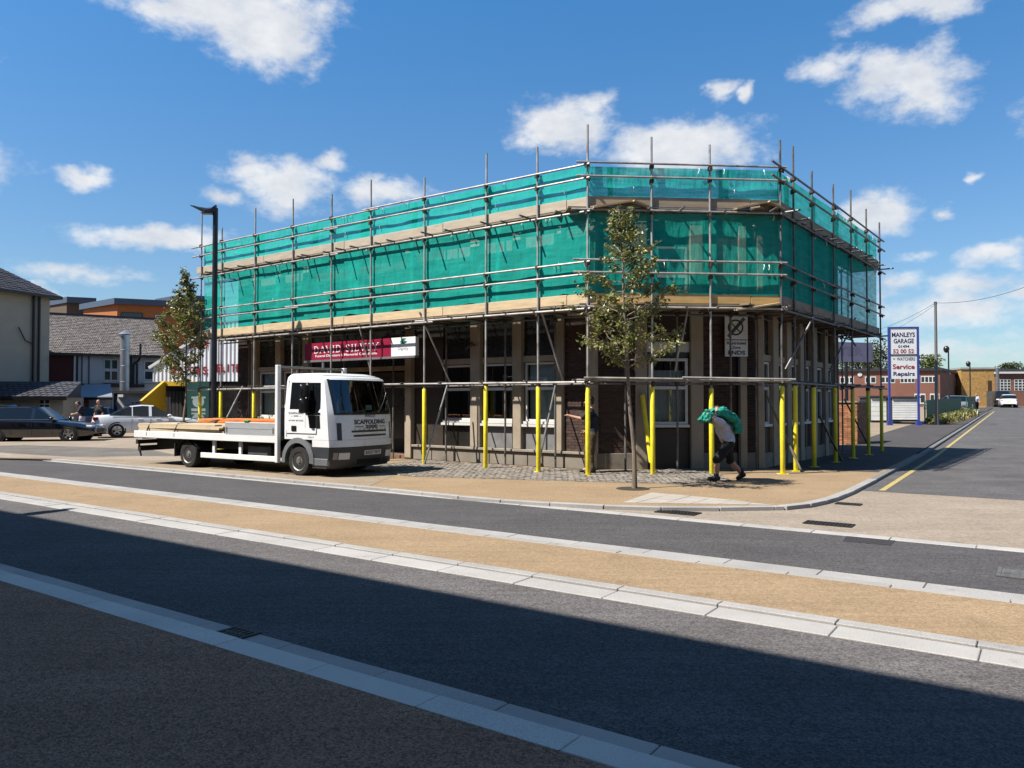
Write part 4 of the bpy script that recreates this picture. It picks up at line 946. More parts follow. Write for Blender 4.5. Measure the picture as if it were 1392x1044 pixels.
fbox('grille_slot', -.55, .62, 1.00, 1.045, m_black, .006, n=8); fbox('grille_slot', -.50, .60, .90, .945, m_black, .006, n=8)
fbox('bumper_grille', -.35, .42, .26, .38, m_void, .004)
pl = fbox('number_plate', -.16, .40, .47, .58, m_plate_w, .016)
Ffront = lambda s_, d_, z_: front(s_, z_, .006+d_)
lettering('RX57 FHT', Ffront, -.13, .37, .014, .525, .075, m_pblk, pl, bold=.03)
lettering('SCAFFOLDING', Ffront, -.46, .58, .004, 1.235, .105, m_pblk, tr, bold=.03); lettering('2000', Ffront, -.12, .30, .004, 1.125, .085, m_pblk, tr, bold=.03)
for y0, y1 in ((-.45, -.17), (.35, .58)): fpatch(y0, y1, 1.118, 1.134, .010, 3, 1).build('print_bar', m_pblk, tr, recalc=False)
lettering('TURNEAUX', Ffront, -.48, .62, .004, 1.066, .036, m_pgr, tr, bold=0.0, spacing=2.2)
lettering('IVECO', Ffront, -.10, .24, .004, 1.375, .06, m_pgr, tr, bold=.02)
Fside = lambda s_, d_, z_: Vector((s_, -(hw(z_)+.007+d_), z_))
lettering('SCAFFOLDING', Fside, -.30, .18, 0, 1.44, .04, m_pgr, tr, bold=.02); lettering('— 2000 —', Fside, -.24, .12, 0, 1.375, .034, m_pgr, tr, bold=.01); lettering('01494 873225', Fside, -.30, .18, 0, 1.27, .036, m_pgr, tr, bold=.01)
lettering('75E17', Fside, .33, .52, 0, .90, .03, m_pgr, tr, bold=.01)
# interior seen dimly: steering wheel is hidden by the glass. chassis and wheels
for s in (-1, 1): MB().bx(-5.9, .5, s*.42-.05, s*.42+.05, .48, .72).build('chassis_rail', m_chassis, tr)
MB().bx(-.42, .44, -.9, .9, .42, .84).build('engine_bay', m_chassis, tr)
for x in (0, -4.09): MB().tube((x, -.8, .35), (x, .8, .35), .07).build('axle', m_chassis, tr)
def wheel(par, x, y, r, wd, mat_rim, sgn, spokes=0, dual=False):
    ax = (0, sgn, 0); t = MB().lathe([(r*.60, 0), (r*.93, .0), (r, .03), (r, wd-.03), (r*.93, wd), (r*.66, wd+.004), (r*.60, wd-.02)], (x, y-sgn*wd*.5, r), ax, 28).build('wheel', m_tyre, par, smooth=35)
    yo = y+sgn*wd*.5
    rm = MB().lathe([(r*.66, -.035), (r*.665, .004), (r*.60, -.012), (r*.56, -.06), (r*.30, -.075), (r*.28, -.02), (r*.16, -.01), (r*.14, .005)], (x, yo, r), ax, 24)
    if spokes:
        for i in range(spokes):
            a = 2*math.pi*i/spokes+.3
            for da in (-.14, .14):
                p0 = Vector((x+r*.12*math.cos(a), yo+sgn*.004, r+r*.12*math.sin(a))); p1 = Vector((x+r*.63*math.cos(a+da), yo-sgn*.002, r+r*.63*math.sin(a+da))); rm.beam(p0, p1, .035, .02, (0, 1, 0))
    else:
        for i in range(8):
            a = 2*math.pi*i/8; rm.tube((x+r*.36*math.cos(a), yo-sgn*.075, r+r*.36*math.sin(a)), (x+r*.36*math.cos(a), yo-sgn*.03, r+r*.36*math.sin(a)), .016, 6)
    rm.build('rim', mat_rim, t, smooth=35); return t
for s in (-1, 1):
    wheel(tr, 0, s*.92, .345, .22, m_steelrim, s); wheel(tr, -4.09, s*.90, .345, .22, m_steelrim, s); wheel(tr, -4.09, s*.64, .345, .22, m_steelrim, s)
    mb = MB(); mb.grid([[Vector((-4.09+.46*math.cos(R(20+140*i/10)), s*y, .36+.40*math.sin(R(20+140*i/10)))) for i in range(11)] for y in (.5, 1.06)]); mb.bx(-4.60, -4.57, min(s*.5, s*1.06), max(s*.5, s*1.06), .28, .62); mb.build('mudguard', m_chassis, tr)
# bed
BX0, BX1 = -6.32, -.64; bw = 1.08
MB().bx(BX0, BX1, -bw+.03, bw-.03, .80, .90).build('bed_floor', M('bed_ply', (.20, .16, .12), .8, var=.2), tr)
for s in (-1, 1): MB().bx(BX0, BX1, s*bw-.03, s*bw+.03, .735, .915).build('edge_rail', m_bedwhite, tr, bevel=.01)
MB().bx(BX0-.03, BX0, -bw, bw, .735, .915).build('tail_rail', m_bedwhite, tr)
for x in lin(BX0+.3, BX1-.2, 9): MB().bx(x-.04, x+.04, -bw+.05, bw-.05, .70, .80).build('cross_bearer', m_chassis, tr)
for s in (-1, 1):
    d = MB().bx(-2.52, -.70, s*bw-.025, s*bw+.036, .76, 1.205).build('dropside', m_alu, tr, bevel=.012)
    for z in (.90, 1.05): MB().bx(-2.50, -.72, s*bw-.03, s*bw+.039, z, z+.012).build('rib', m_alu, d)
    for x in (-2.47, -.80): MB().bx(x, x+.05, s*bw-.03, s*bw+.052, .95, 1.08).build('latch', m_steelrim, d)
    MB().bx(-.70, -.60, s*bw-.05, s*bw+.05, .28 if s < 0 else .6, 2.56).build('headboard_post', m_bedwhite, tr, bevel=.01)
    # side guard
    MB().bx(-3.55, -.66, s*1.02-.02, s*1.02+.02, .285, .415).build('side_guard', m_bedwhite, tr, bevel=.01)
    for x in (-3.1, -2.1): MB().bx(x, x+.09, s*.99-.03, s*.99+.02, .40, .75).build('guard_strut', m_bedwhite, tr)
hb = MB().bx(-.68, -.63, -1.03, 1.03, .90, 1.55).build('headboard', m_bumper, tr)
mb = MB()
for z in (2.05, 2.52): mb.tube((-.655, -1.05, z), (-.655, 1.05, z), .025)
for y in (-.5, 0, .5): mb.tube((-.655, y, 1.5), (-.655, y, 2.52), .02)
mb.tube((-.655, .35, 2.52), (-.655, .35, 2.68), .03); mb.build('headboard_frame', M('frame_grey', (.28, .28, .27), .5, .3), tr)
MB().bx(-1.9, -1.1, -.95, -.55, .30, .68).build('fuel_tank', M('tank_alu', (.16, .16, .165), .5, .4), tr, bevel=.06)
MB().lathe([(.001, 0), (.14, .01), (.14, .5), (.001, .51)], (-1.0, -.75, .50), (1, 0, 0), 14).build('air_tank', m_chassis, tr, smooth=True)
MB().bx(-.60, -.50, -1.0, -.94, .45, .55).build('side_marker', m_amber, tr)
for s in (-1, 1):
    MB().bx(-6.20, -5.2, s*.45-.05, s*.45+.05, .42, .72).build('tail_support', m_chassis, tr)
    MB().path([(-6.5, s*.9, .66), (-6.42, s*.9, .62), (-6.36, s*.9, .36), (-6.30, s*.9, .22)], .025, 6).build('tail_hook', m_chassis, tr)
MB().bx(-6.38, -6.26, -.95, .95, .36, .50).build('underrun_bar', m_chassis, tr)
MB().bx(-6.40, -6.3, -1.0, 1.0, .55, .66).build('lamp_bar', m_chassis, tr)
# load: boards strapped on the bed, each a thing of its own
m_pale = M('pale_load_board', (.85, .68, .45), .75, var=.2, vscale=2, stretch=(1, 6, 6), island=.15, stain=((.36, .28, .19), 2, .55, .5))
m_orange = M('orange_tipped_board', (1.1, .32, .06), .7, var=.2, vscale=3, island=.15, stain=((.50, .34, .20), 2.2, .5, .7))
TM = Matrix.Translation(tr.location) @ Matrix.Rotation(tr.rotation_euler.z, 4, 'Z')
def loadboard(x0, x1, y, z, mat, label, group, w=.225, yaw=0):
    o = put('scaffold_board', MB().bx(0, x1-x0, -w/2, w/2, 0, .038).mesh('scaffold_board', [mat]), None, TM @ Matrix.Translation((x0, y, z)) @ Matrix.Rotation(yaw, 4, 'Z'))
    return tag(o, label, 'board', group)
for row in range(5):
    for c_ in range(4):
        loadboard(-6.20+rnd.uniform(-.08, .1), -2.62+rnd.uniform(-.5, .02), -.93+c_*.245, .918+row*.041, m_pale, 'pale timber scaffold board lying in the strapped stack on the truck bed', 'pale boards on the truck', yaw=rnd.uniform(-.012, .012))
for row in range(7):
    for c_ in range(4):
        loadboard(-5.3+rnd.uniform(-.25, .25), -1.0+rnd.uniform(-.35, .25), .12+c_*.245, .918+row*.046, m_orange, 'orange painted scaffold board in the rear stack on the truck bed', 'orange boards on the truck', yaw=rnd.uniform(-.015, .015))
for i, (x, lab) in enumerate(((-5.75, 'dark ratchet strap over the boards near the tail of the truck'), (-4.55, 'dark ratchet strap over the boards above the rear wheel'))):
    mb = MB(); pts = [(x, -1.10, .80), (x, -1.08, .96), (x+.02, -1.0, 1.135), (x+.1, -.05, 1.16), (x+.5, .10, 1.255), (x+.9, 1.02, 1.26), (x+.9, 1.11, .92)]
    pts = [TM @ Vector(p) for p in pts]
    for a, b in zip(pts, pts[1:]): mb.beam(a, b, .05, .012, (0, 0, 1) if abs((b-a).normalized().z) < .8 else (1, 0, 0))
    tag(mb.build('ratchet_strap', M('strap', (.05, .04, .035), .8)), lab, 'strap')
o = put('foam_offcut', MB().bx(-.09, .09, -.04, .04, 0, .05).mesh('foam_offcut', [M('green_foam', (.02, .30, .05), .6)], bevel=.015), None, TM @ Matrix.Translation((-1.72, -1.08, 1.207))); tag(o, 'small bright green pad lying on the truck dropside', 'pad')

# ================================================================== cars
m_alloy = M('alloy_rim', (.75, .76, .77), .3, .8, var=.05)
def interp(pts, x):
    if x <= pts[0][0]: return pts[0][1]
    for (a, b), (c, d) in zip(pts, pts[1:]):
        if x <= c:
            t = (x-a)/(c-a); return b+(d-b)*t
    return pts[-1][1]
def car(name, loc, rot, label, paint, kind='estate', L=4.8, W=1.84, Ht=1.48, z0=0.0, roofbars=False, plate=None, cat='car', rear_wh=.0, glass=None):
    glass = glass or m_carglass
    t = thing(name, (loc[0], loc[1], z0), label, cat, rot=rot, world=False)
    hl = L/2; w = W/2; r = .325
    if kind == 'estate': top = [(-1, .80), (-.97, .98), (-.6, .98), (.02, .95), (.30, .92), (.75, .80), (.95, .66), (1, .55)]; roof = [(-.96, .98), (-.84, Ht-.12), (-.70, Ht-.03), (-.2, Ht), (.05, Ht-.03), (.38, .93)]; x_ws = (.05, .38); x_rw = (-.96, -.80)
    elif kind == 'saloon': top = [(-1, .82), (-.97, .99), (-.70, 1.02), (.02, .97), (.36, .93), (.78, .80), (.95, .64), (1, .54)]; roof = [(-.72, 1.01), (-.40, Ht-.07), (-.15, Ht), (.06, Ht-.03), (.42, .94)]; x_ws = (.06, .42); x_rw = (-.72, -.36)
    else: top = [(-1, .85), (-.97, 1.05), (-.6, 1.05), (.02, 1.02), (.36, 1.0), (.75, .92), (.95, .75), (1, .6)]; roof = [(-.97, 1.05), (-.86, Ht-.14), (-.70, Ht-.04), (-.2, Ht), (.10, Ht-.03), (.42, 1.0)]; x_ws = (.10, .42); x_rw = (-.97, -.80)
    xs_ = [-1, -.985, -.96, -.93, -.88, -.8, -.7, -.6, -.5, -.4, -.3, -.2, -.1, 0, .1, .2, .3, .38, .46, .55, .65, .75, .84, .9, .95, .98, 1]
    rows = []
    for x in xs_:
        ww = w*(1-.20*abs(x)**7); zb = interp(top, x); zl = .20+.14*abs(x)**8
        half = [(ww*.90, zl), (ww*.985, zl+.10), (ww, min(.55, zb*.7)), (ww*.985, zb*.86), (ww*.93, zb-.02), (ww*.80, zb+.012), (0, zb+.035)]
        rows.append([Vector((x*hl, -y, z)) for y, z in half]+[Vector((x*hl, y, z)) for y, z in half[-2::-1]])
    mb = MB().grid(rows); mb.poly(rows[0]); mb.poly(rows[-1][::-1]); 
    body = mb.build('body', paint, t, smooth=38)
    gx = sorted(set([roof[0][0], roof[-1][0], x_ws[0], x_rw[1], -.33, .30, -.03, .02]+[roof[0][0]+(roof[-1][0]-roof[0][0])*i/14 for i in range(15)]))
    def gpt(x, side, f):
        ww = w*(1-.20*abs(x)**7); zb = interp(top, x)-.02; zr = max(interp(roof, x), zb+.002); yb = ww*.925; k_ = (zr-zb)/(Ht-.95); yr = ww*(.925-.20*min(1, max(0, k_)))
        return Vector((x*hl, side*(yb+(yr-yb)*f), zb+(zr-.035*min(1, k_)-zb)*f))
    mroof, mside = MB(), {-1: MB(), 1: MB()}; mws, mrw = MB(), MB(); mpil = MB()
    for a, b in zip(gx, gx[1:]):
        for s in (-1, 1):
            q = [gpt(a, s, 0), gpt(b, s, 0), gpt(b, s, 1), gpt(a, s, 1)]; mid = (a+b)/2
            pil = (-.035 < mid < .025) or mid > x_ws[1]-.06 or a >= x_ws[0]+.27 or mid < x_rw[0]+.03 or (-.36 < a < -.325 and b-a < .03)
            tgt = mpil if pil else mside[s]
            tgt.poly(q)
        def rp_(x):
            p = gpt(x, -1, 1); p2 = gpt(x, 1, 1); c = (p+p2)/2; c.z = max(interp(roof, x), c.z); return p, Vector((p.x, p.y*.72, c.z+.005)), Vector((c.x, 0, c.z+.018)), Vector((p2.x, p2.y*.72, c.z+.005)), p2
        A_, B_ = rp_(a), rp_(b)
        tgt = mws if a >= x_ws[0]-1e-6 else (mrw if b <= x_rw[1]+1e-6 else mroof)
        for i in range(4): tgt.poly([A_[i], B_[i], B_[i+1], A_[i+1]])
    mroof.build('roof', paint, t, smooth=50, merge=.0005); mpil.build('pillar', paint, t, smooth=50, merge=.0005)
    mws.build('windscreen', glass, t, smooth=60, merge=.0005); mrw.build('rear_window', glass, t, smooth=60, merge=.0005)
    for s in (-1, 1):
        mside[s].build('side_window', glass, t, smooth=60, merge=.0005)
        y = s*(w+.002); 
        for x in (-.585*hl, .60*hl):
            MB().lathe([(r*1.17, -.25), (r*1.17, .004), (r*1.02, .004), (r*1.0, -.2)], (x, s*(w-.012), r+.01), (0, s, 0), 24).build('wheel_arch', m_chassis, t, smooth=True)
            wheel(t, x, s*(w-.10), r, .20, m_alloy, s, 5)
        mb = MB(); mb.bx(.30*hl, .37*hl, min(s*w*.93, s*(w+.16)), max(s*w*.93, s*(w+.16)), .93, 1.06); mb.build('mirror', paint, t, bevel=.03, smooth=True)
        sd = lambda x: w*(1-.20*abs(x)**7)
        MB().bx(-.995*hl, -.90*hl, min(s*sd(.94)*.60, s*sd(.93)*1.012), max(s*sd(.94)*.60, s*sd(.93)*1.012), .80, .95).build('tail_light', m_red, t, bevel=.03)
        MB().bx(.86*hl, .975*hl, min(s*sd(.93)*.58, s*sd(.93)*1.0), max(s*sd(.93)*.58, s*sd(.93)*1.0), .60, .70).build('headlight', m_lamp, t, bevel=.03)
        for x in (-.18, .14): MB().bx(x*hl-.11, x*hl+.11, min(s*w*.98, s*(w+.022)), max(s*w*.98, s*(w+.022)), .81, .84).build('door_handle', paint, t)
        for x in (-.33, .0, .33): MB().bx(x*hl-.004, x*hl+.004, min(s*w*.96, s*(w+.003)), max(s*w*.96, s*(w+.003)), .30, .86).build('door_seam', m_chassis, t)
        mb = MB(); mb.bx(-.66*hl, .30*hl, min(s*w*.90, s*(w*.955)), max(s*w*.90, s*w*.955), .945, .965); mb.build('window_trim', m_alloy, t)
        if roofbars: MB().path([(-.66*hl, s*w*.70, Ht-.03), (-.60*hl, s*w*.70, Ht+.05), (0, s*w*.70, Ht+.05), (.06*hl, s*w*.70, Ht-.03)], .018, 6).build('roof_rail', m_black, t)
    MB().bx(hl-.05, hl+.012, -.45, .45, .36, .56).build('grille', m_black, t, bevel=.02)
    if plate: MB().bx(-hl-.012, -hl+.03, -.26, .26, .62, .73).build('number_plate', plate, t)
    MB().bx(-hl-.02, -hl+.08, -w*.72, w*.72, .30, .44).build('rear_bumper', m_chassis if plate is None else m_bumper, t, bevel=.03)
    return t
m_blackcar = M('black_car_paint', (.010, .012, .020), .16, var=0, coat=1, spec=.6); m_whitecar = M('white_car_paint', (1.45, 1.48, 1.52), .2, var=0, coat=.8)
m_darkcar = M('dark_grey_car_paint', (.025, .028, .032), .18, var=0, coat=1); m_bluecar = M('pale_blue_car_paint', (.22, .30, .40), .2, var=0, coat=.8); m_silver = M('silver_car_paint', (.45, .46, .47), .25, .3, var=0, coat=.8)
car('estate_car', (-20.55, 33.6), R(9), 'black estate car with chrome window line, parked left of the white saloon', m_blackcar, 'estate', 4.85, 1.86, 1.50, -.02)
car('saloon_car', (-18.0+.4, 37.3), R(30), 'white saloon car with red rear lamps parked behind the truck tail', m_whitecar, 'saloon', 4.85, 1.86, 1.50, .04, plate=m_plate_y)
car('estate_car', (-19.6, 43.5), R(14), 'dark grey car with roof rails parked behind the white saloon', m_darkcar, 'estate', 4.7, 1.85, 1.62, .0, roofbars=True)
car('hatchback_car', (-23.0, 43.0), R(60), 'pale blue hatchback half hidden behind the white saloon', m_bluecar, 'hatch', 4.1, 1.76, 1.50, -.1)
car('hatchback_car', (-24.2, 37.0), R(8), 'dark hatchback behind the black estate at the left edge', m_darkcar, 'hatch', 4.2, 1.78, 1.62, -.05)
pc = Vector((63.5, 98.5)); car('suv_car', (pc.x, pc.y), R(62), 'white car seen from behind at the far end of the side road', m_whitecar, 'hatch', 4.4, 1.9, 1.62, gz(*pc), plate=m_plate_y)
pc = Vector((42.0, 74.0)); car('hatchback_car', (pc.x, pc.y), R(150), 'silver car parked behind the gap in the green palisade fence', m_silver, 'hatch', 4.2, 1.78, 1.6, gz(*pc))

# ================================================================== people
m_skin = M('skin', (.72, .38, .26), .55, var=.06, vscale=8, spec=.35); m_hair = M('hair_dark', (.035, .022, .014), .6, var=.2); m_navy = M('navy_cloth', (.018, .024, .048), .85, var=.12, vscale=6, bump=.3, bscale=25)
m_greycl = M('pale_grey_cloth', (.75, .78, .92), .85, var=.08, vscale=6, bump=.3, bscale=20); m_blackcl = M('black_cloth', (.012, .012, .014), .85, var=.15); m_khaki = M('khaki_cloth', (.12, .085, .05), .85, var=.15, vscale=6)
m_boot = M('boot_black', (.015, .014, .014), .6); m_redcl = M('red_cloth', (.45, .03, .05), .8); m_eye = M('eye_dark', (.02, .015, .012), .2, var=0); m_lip = M('lip', (.35, .13, .11), .5, var=0)
def blob(name, caps, mat, parent, vox=.012, disp=0.0, dscale=6, smooth_it=3):
    mb = MB()
    for c in caps:
        if len(c) == 4:
            p0, r0, p1, r1 = Vector(c[0]), c[1], Vector(c[2]), c[3]
            d = (p1-p0); L_ = d.length; d = d/L_ if L_ > 1e-6 else Vector((0, 0, 1))
            pts, rad = [], []
            for a in (-85, -60, -30, 0): pts.append(p0+d*r0*math.sin(R(a))); rad.append(r0*math.cos(R(a)))
            for a in (0, 30, 60, 85): pts.append(p1+d*r1*math.sin(R(a))); rad.append(r1*math.cos(R(a)))
            mb.path(pts, rad, 14)
        else:   # ellipsoid: centre, (rx,ry,rz), yaw, pitch
            ctr, rad3, yaw, pit = c[0], c[1], c[2], c[3] if len(c) > 3 else 0
            Mx = Matrix.Translation(Vector(ctr)) @ Matrix.Rotation(yaw, 4, 'Z') @ Matrix.Rotation(c[4] if len(c) > 4 else 0, 4, 'Y')
            rows = [[Mx @ Vector((rad3[0]*math.cos(R(b))*math.cos(R(a)), rad3[1]*math.cos(R(b))*math.sin(R(a)), rad3[2]*math.sin(R(b)))) for a in range(0, 360, 24)] for b in range(-88, 89, 16)]
            i0 = len(mb.v); mb.grid(rows, closed=True); mb.poly(rows[0][::-1]); mb.poly(rows[-1])
    me = mb.mesh('tmp', mat); o = bpy.data.objects.new('tmp', me); col.objects.link(o)
    md = o.modifiers.new('r', 'REMESH'); md.mode = 'VOXEL'; md.voxel_size = vox; md.use_smooth_shade = True
    if smooth_it: sm_ = o.modifiers.new('s', 'SMOOTH'); sm_.iterations = smooth_it; sm_.factor = .5
    dg = bpy.context.evaluated_depsgraph_get(); me2 = bpy.data.meshes.new_from_object(o.evaluated_get(dg)); bpy.data.objects.remove(o)
    if disp:
        for v in me2.vertices:
            v.co += v.normal*disp*(mnoise.noise(v.co*dscale)+.6*mnoise.noise(v.co*dscale*2.7))
    if not me2.materials: me2.materials.append(mat)
    me2.name = name; return put(name, me2, parent)
def hand(w, d, up_, s, r=.0095):
    """palm, four unequal fingers and a side thumb; w wrist, d forward, up_ back-of-hand normal"""
    w, d, up_ = Vector(w), Vector(d).normalized(), Vector(up_).normalized(); sd_ = d.cross(up_).normalized()*s; out = [(w, .027, w+d*.075, .030)]
    for i, (ln, off) in enumerate(((.062, .034), (.072, .012), (.068, -.011), (.052, -.032))):
        a = w+d*.085+sd_*off; k_ = a+d*ln*.55+sd_*off*.28-up_*.006; e = k_+d*ln*.45-up_*.022; out += [(a-d*.03, r*1.15, k_, r), (k_, r, e, r*.85)]
    a = w+d*.03+sd_*.026; k_ = a+d*.035+sd_*.034; out += [(a, .013, k_, .0115), (k_, .0115, k_+d*.032-up_*.01+sd_*.006, .0095)]
    return out
def person(loc, rot, label, J, top, bottom, shoes, hair=m_hair, short=False, sleeve=True, vox=.011, z0=0.0, detail=True, cap=None):
    """J: joints in the person's frame (x forward, y left, z up)"""
    t = thing('person', (loc[0], loc[1], z0), label, 'person', rot=rot, world=False)
    V = {k_: Vector(v) for k_, v in J.items()}
    hd, nk, ch, pe = V['head'], V['neck'], V['chest'], V['pelvis']
    fw = V.get('face', Vector((1, 0, 0))).normalized(); side = Vector((0, 0, 1)).cross(fw).normalized(); upv = fw.cross(side)
    caps = [(pe+Vector((0, .07, 0)), .105, pe+Vector((0, -.07, 0)), .105), (pe, .135, ch, .155), (ch+Vector((0, .09, .02)), .105, ch+Vector((0, -.09, .02)), .105), (nk-(hd-nk)*.5, .065, hd, .055),
            (hd+upv*.035, .094, hd+upv*.045+fw*.01, .094), (hd-upv*.04+fw*.035, .062, hd-upv*.075+fw*.05, .045), (hd+fw*.10-upv*.008, .014, hd+fw*.122-upv*.028, .017)]
    for s in (1, -1): caps.append((hd+side*s*.088, .02, hd+side*s*.092-upv*.03, .016))
    for s, n in ((1, 'l'), (-1, 'r')):
        sh, eb, wr = V['sh'+n], V['el'+n], V['wr'+n]; hp, kn, an = V['hip'+n], V['kn'+n], V['an'+n]; ft = V.get('toe'+n, an+Vector((.17, 0, -.06)))
        caps += [(nk-Vector((0, 0, .06)), .07, sh, .068), (sh, .062, eb, .046), (eb, .046, wr, .030), (hp, .095, kn, .062), (kn, .062, an.lerp(kn, .35), .058), (an.lerp(kn, .35), .056, an, .040), (an, .045, ft, .035)]
        caps += hand(wr, (wr-eb), V.get('hu'+n, Vector((0, s, .3))), s)
    blob('body', caps, m_skin, t, vox)
    # clothing follows the body
    cl = [(pe+Vector((0, .075, .03)), .125, pe+Vector((0, -.075, .03)), .125), (pe+Vector((0, 0, .05)), .155, ch, .172), (ch+Vector((0, .10, .02)), .118, ch+Vector((0, -.10, .02)), .118)]
    for s, n in ((1, 'l'), (-1, 'r')):
        sh, eb = V['sh'+n], V['el'+n]; cl += [(nk-Vector((0, 0, .075)), .075, sh, .082), (sh, .080, sh.lerp(eb, .78 if sleeve else .3), .070)]
    blob('shirt', cl, top, t, vox, .012, 7)
    cl = [(pe+Vector((0, .07, -.02)), .128, pe+Vector((0, -.07, -.02)), .128)]
    for s, n in ((1, 'l'), (-1, 'r')):
        hp, kn, an = V['hip'+n], V['kn'+n], V['an'+n]; cl += [(hp, .122, hp.lerp(kn, .98), .100)]
        if not short: cl += [(kn, .082, an.lerp(kn, .08), .066)]
    blob('shorts' if short else 'trousers', cl, bottom, t, vox, .012, 6)
    for s, n in ((1, 'l'), (-1, 'r')):
        an = V['an'+n]; ft = V.get('toe'+n, an+Vector((.17, 0, -.06))); dv = (ft-an); dv.z = 0; dv = dv.normalized() if dv.length > 1e-4 else Vector((1, 0, 0))
        sc_b = [(an-dv*.045-Vector((0, 0, .03)), .05, ft, .045), (an+Vector((0, 0, .05)), .056, an-Vector((0, 0, .03)), .056)]
        blob('boot', sc_b, shoes, t, vox)
    blob('hair', [(hd+upv*.062-fw*.018, .094, hd+upv*.055-fw*.03, .094), (hd-fw*.05+upv*.0, .07, hd-fw*.05-upv*.03, .06)], cap or hair, t, vox)
    if detail:
        for s in (1, -1): blob('eye', [(hd+fw*.092+side*s*.032+upv*.01, .009, hd+fw*.092+side*s*.036+upv*.01, .009)], m_eye, t, .004, smooth_it=0)
        blob('mouth', [(hd+fw*.098+side*.02-upv*.062, .006, hd+fw*.098-side*.02-upv*.062, .006)], m_lip, t, .004, smooth_it=0)
    return t
STAND = dict(head=(.02, 0, 1.66), neck=(0, 0, 1.53), chest=(0, 0, 1.28), pelvis=(0, 0, .98), shl=(0, .19, 1.44), ell=(-.02, .25, 1.15), wrl=(.08, .24, .91), shr=(0, -.19, 1.44), elr=(-.02, -.25, 1.15), wrr=(.08, -.24, .91),
             hipl=(0, .09, .93), knl=(.02, .10, .51), anl=(-.01, .11, .09), hipr=(0, -.09, .93), knr=(.02, -.10, .51), anr=(-.01, -.11, .09), toel=(.15, .13, .045), toer=(.15, -.13, .045))
def pose(**k): d = dict(STAND); d.update(k); return d
pm = P(804, 643)
person((pm.x, pm.y), R(176), 'man in navy shirt and brown trousers behind a yellow post, one hand on the column', pose(head=(.05, 0, 1.70), neck=(.0, 0, 1.56), ell=(.26, .20, 1.30), shl=(.03, .19, 1.46), wrl=(.50, .14, 1.36), hul=(0, 0, 1), elr=(-.10, -.25, 1.17), wrr=(.12, -.24, 1.00), anr=(.10, -.10, .09), knr=(.10, -.1, .51), toer=(.25, -.11, .045)), m_navy, m_khaki, m_boot)
pw = P(986, 653.5)
wk = dict(head=(.32, 0, 1.36), neck=(.19, 0, 1.29), chest=(.06, 0, 1.12), pelvis=(-.05, 0, .84), face=(.9, 0, -.35), shl=(.13, .19, 1.25), ell=(.33, .25, 1.34), wrl=(.24, .14, 1.50), shr=(.13, -.19, 1.25), elr=(.33, -.27, 1.33), wrr=(.24, -.16, 1.49),
          hipl=(-.04, .09, .80), knl=(.22, .10, .46), anl=(.24, .10, .10), toel=(.40, .12, .06), hipr=(-.05, -.09, .80), knr=(-.12, -.1, .44), anr=(-.38, -.10, .15), toer=(-.30, -.11, .05))
person((pw.x, pw.y), R(183), 'man in black shorts walking bent under a bundle of green netting', wk, m_greycl, m_blackcl, m_boot, short=True)
# dark waistcoat half of his top, then the bundle
WMt = Matrix.Translation((pw.x, pw.y, 0)) @ Matrix.Rotation(R(183), 4, 'Z')
m_bundle = M('bundled_netting', (.012, .42, .29), .7, var=.35, vscale=9, bump=.5, bscale=30, stain=((.01, .03, .06), 3.0, .60, .8))
bs = [(.48, 0, 1.34), (.36, -.02, 1.44), (.20, 0, 1.50), (.02, .02, 1.47), (-.14, .0, 1.37), (-.24, 0, 1.22), (-.28, .02, 1.10)]
caps = []
for (a, b), (r0, r1) in zip(zip(bs, bs[1:]), ((.09, .13), (.13, .14), (.14, .145), (.145, .135), (.135, .12), (.12, .08))):
    for dy in (-.14, .0, .14): caps.append((WMt @ (Vector(a)+Vector((0, dy, -abs(dy)*.3))), r0*.64, WMt @ (Vector(b)+Vector((rnd.uniform(-.03, .03), dy, -abs(dy)*.3))), r1*.64))
o = blob('netting_bundle', caps, m_bundle, None, .014, .05, 7, 2); tag(o, 'crumpled bundle of green netting carried over the walking man\'s shoulders', 'bundle')
person((-20.9, 37.4), R(200), 'person in dark top leaning over beside the brick lean-to wall', pose(head=(.18, 0, 1.58), neck=(.10, 0, 1.47), chest=(.04, 0, 1.24), face=(1, 0, -.4), ell=(.15, .28, 1.15), wrl=(.34, .2, 1.10), elr=(.15, -.28, 1.15), wrr=(.34, -.2, 1.10)), m_navy, m_greycl, m_boot, vox=.02, detail=False)
person((-20.2, 37.6), R(250), 'person with dark vest and red shorts standing between the black and white cars', pose(), m_blackcl, m_redcl, m_boot, vox=.02, detail=False, short=True)
pf = Vector((45.6, 75.5)); person((pf.x, pf.y), R(235), 'distant person in grey shirt and dark trousers walking on the side road pavement', pose(knl=(.15, .1, .52), anl=(.22, .1, .10), toel=(.38, .1, .06), knr=(-.05, -.1, .5), anr=(-.22, -.1, .14), toer=(-.07, -.1, .05)), m_greycl, m_blackcl, m_boot, vox=.025, detail=False, z0=gz(*pf))
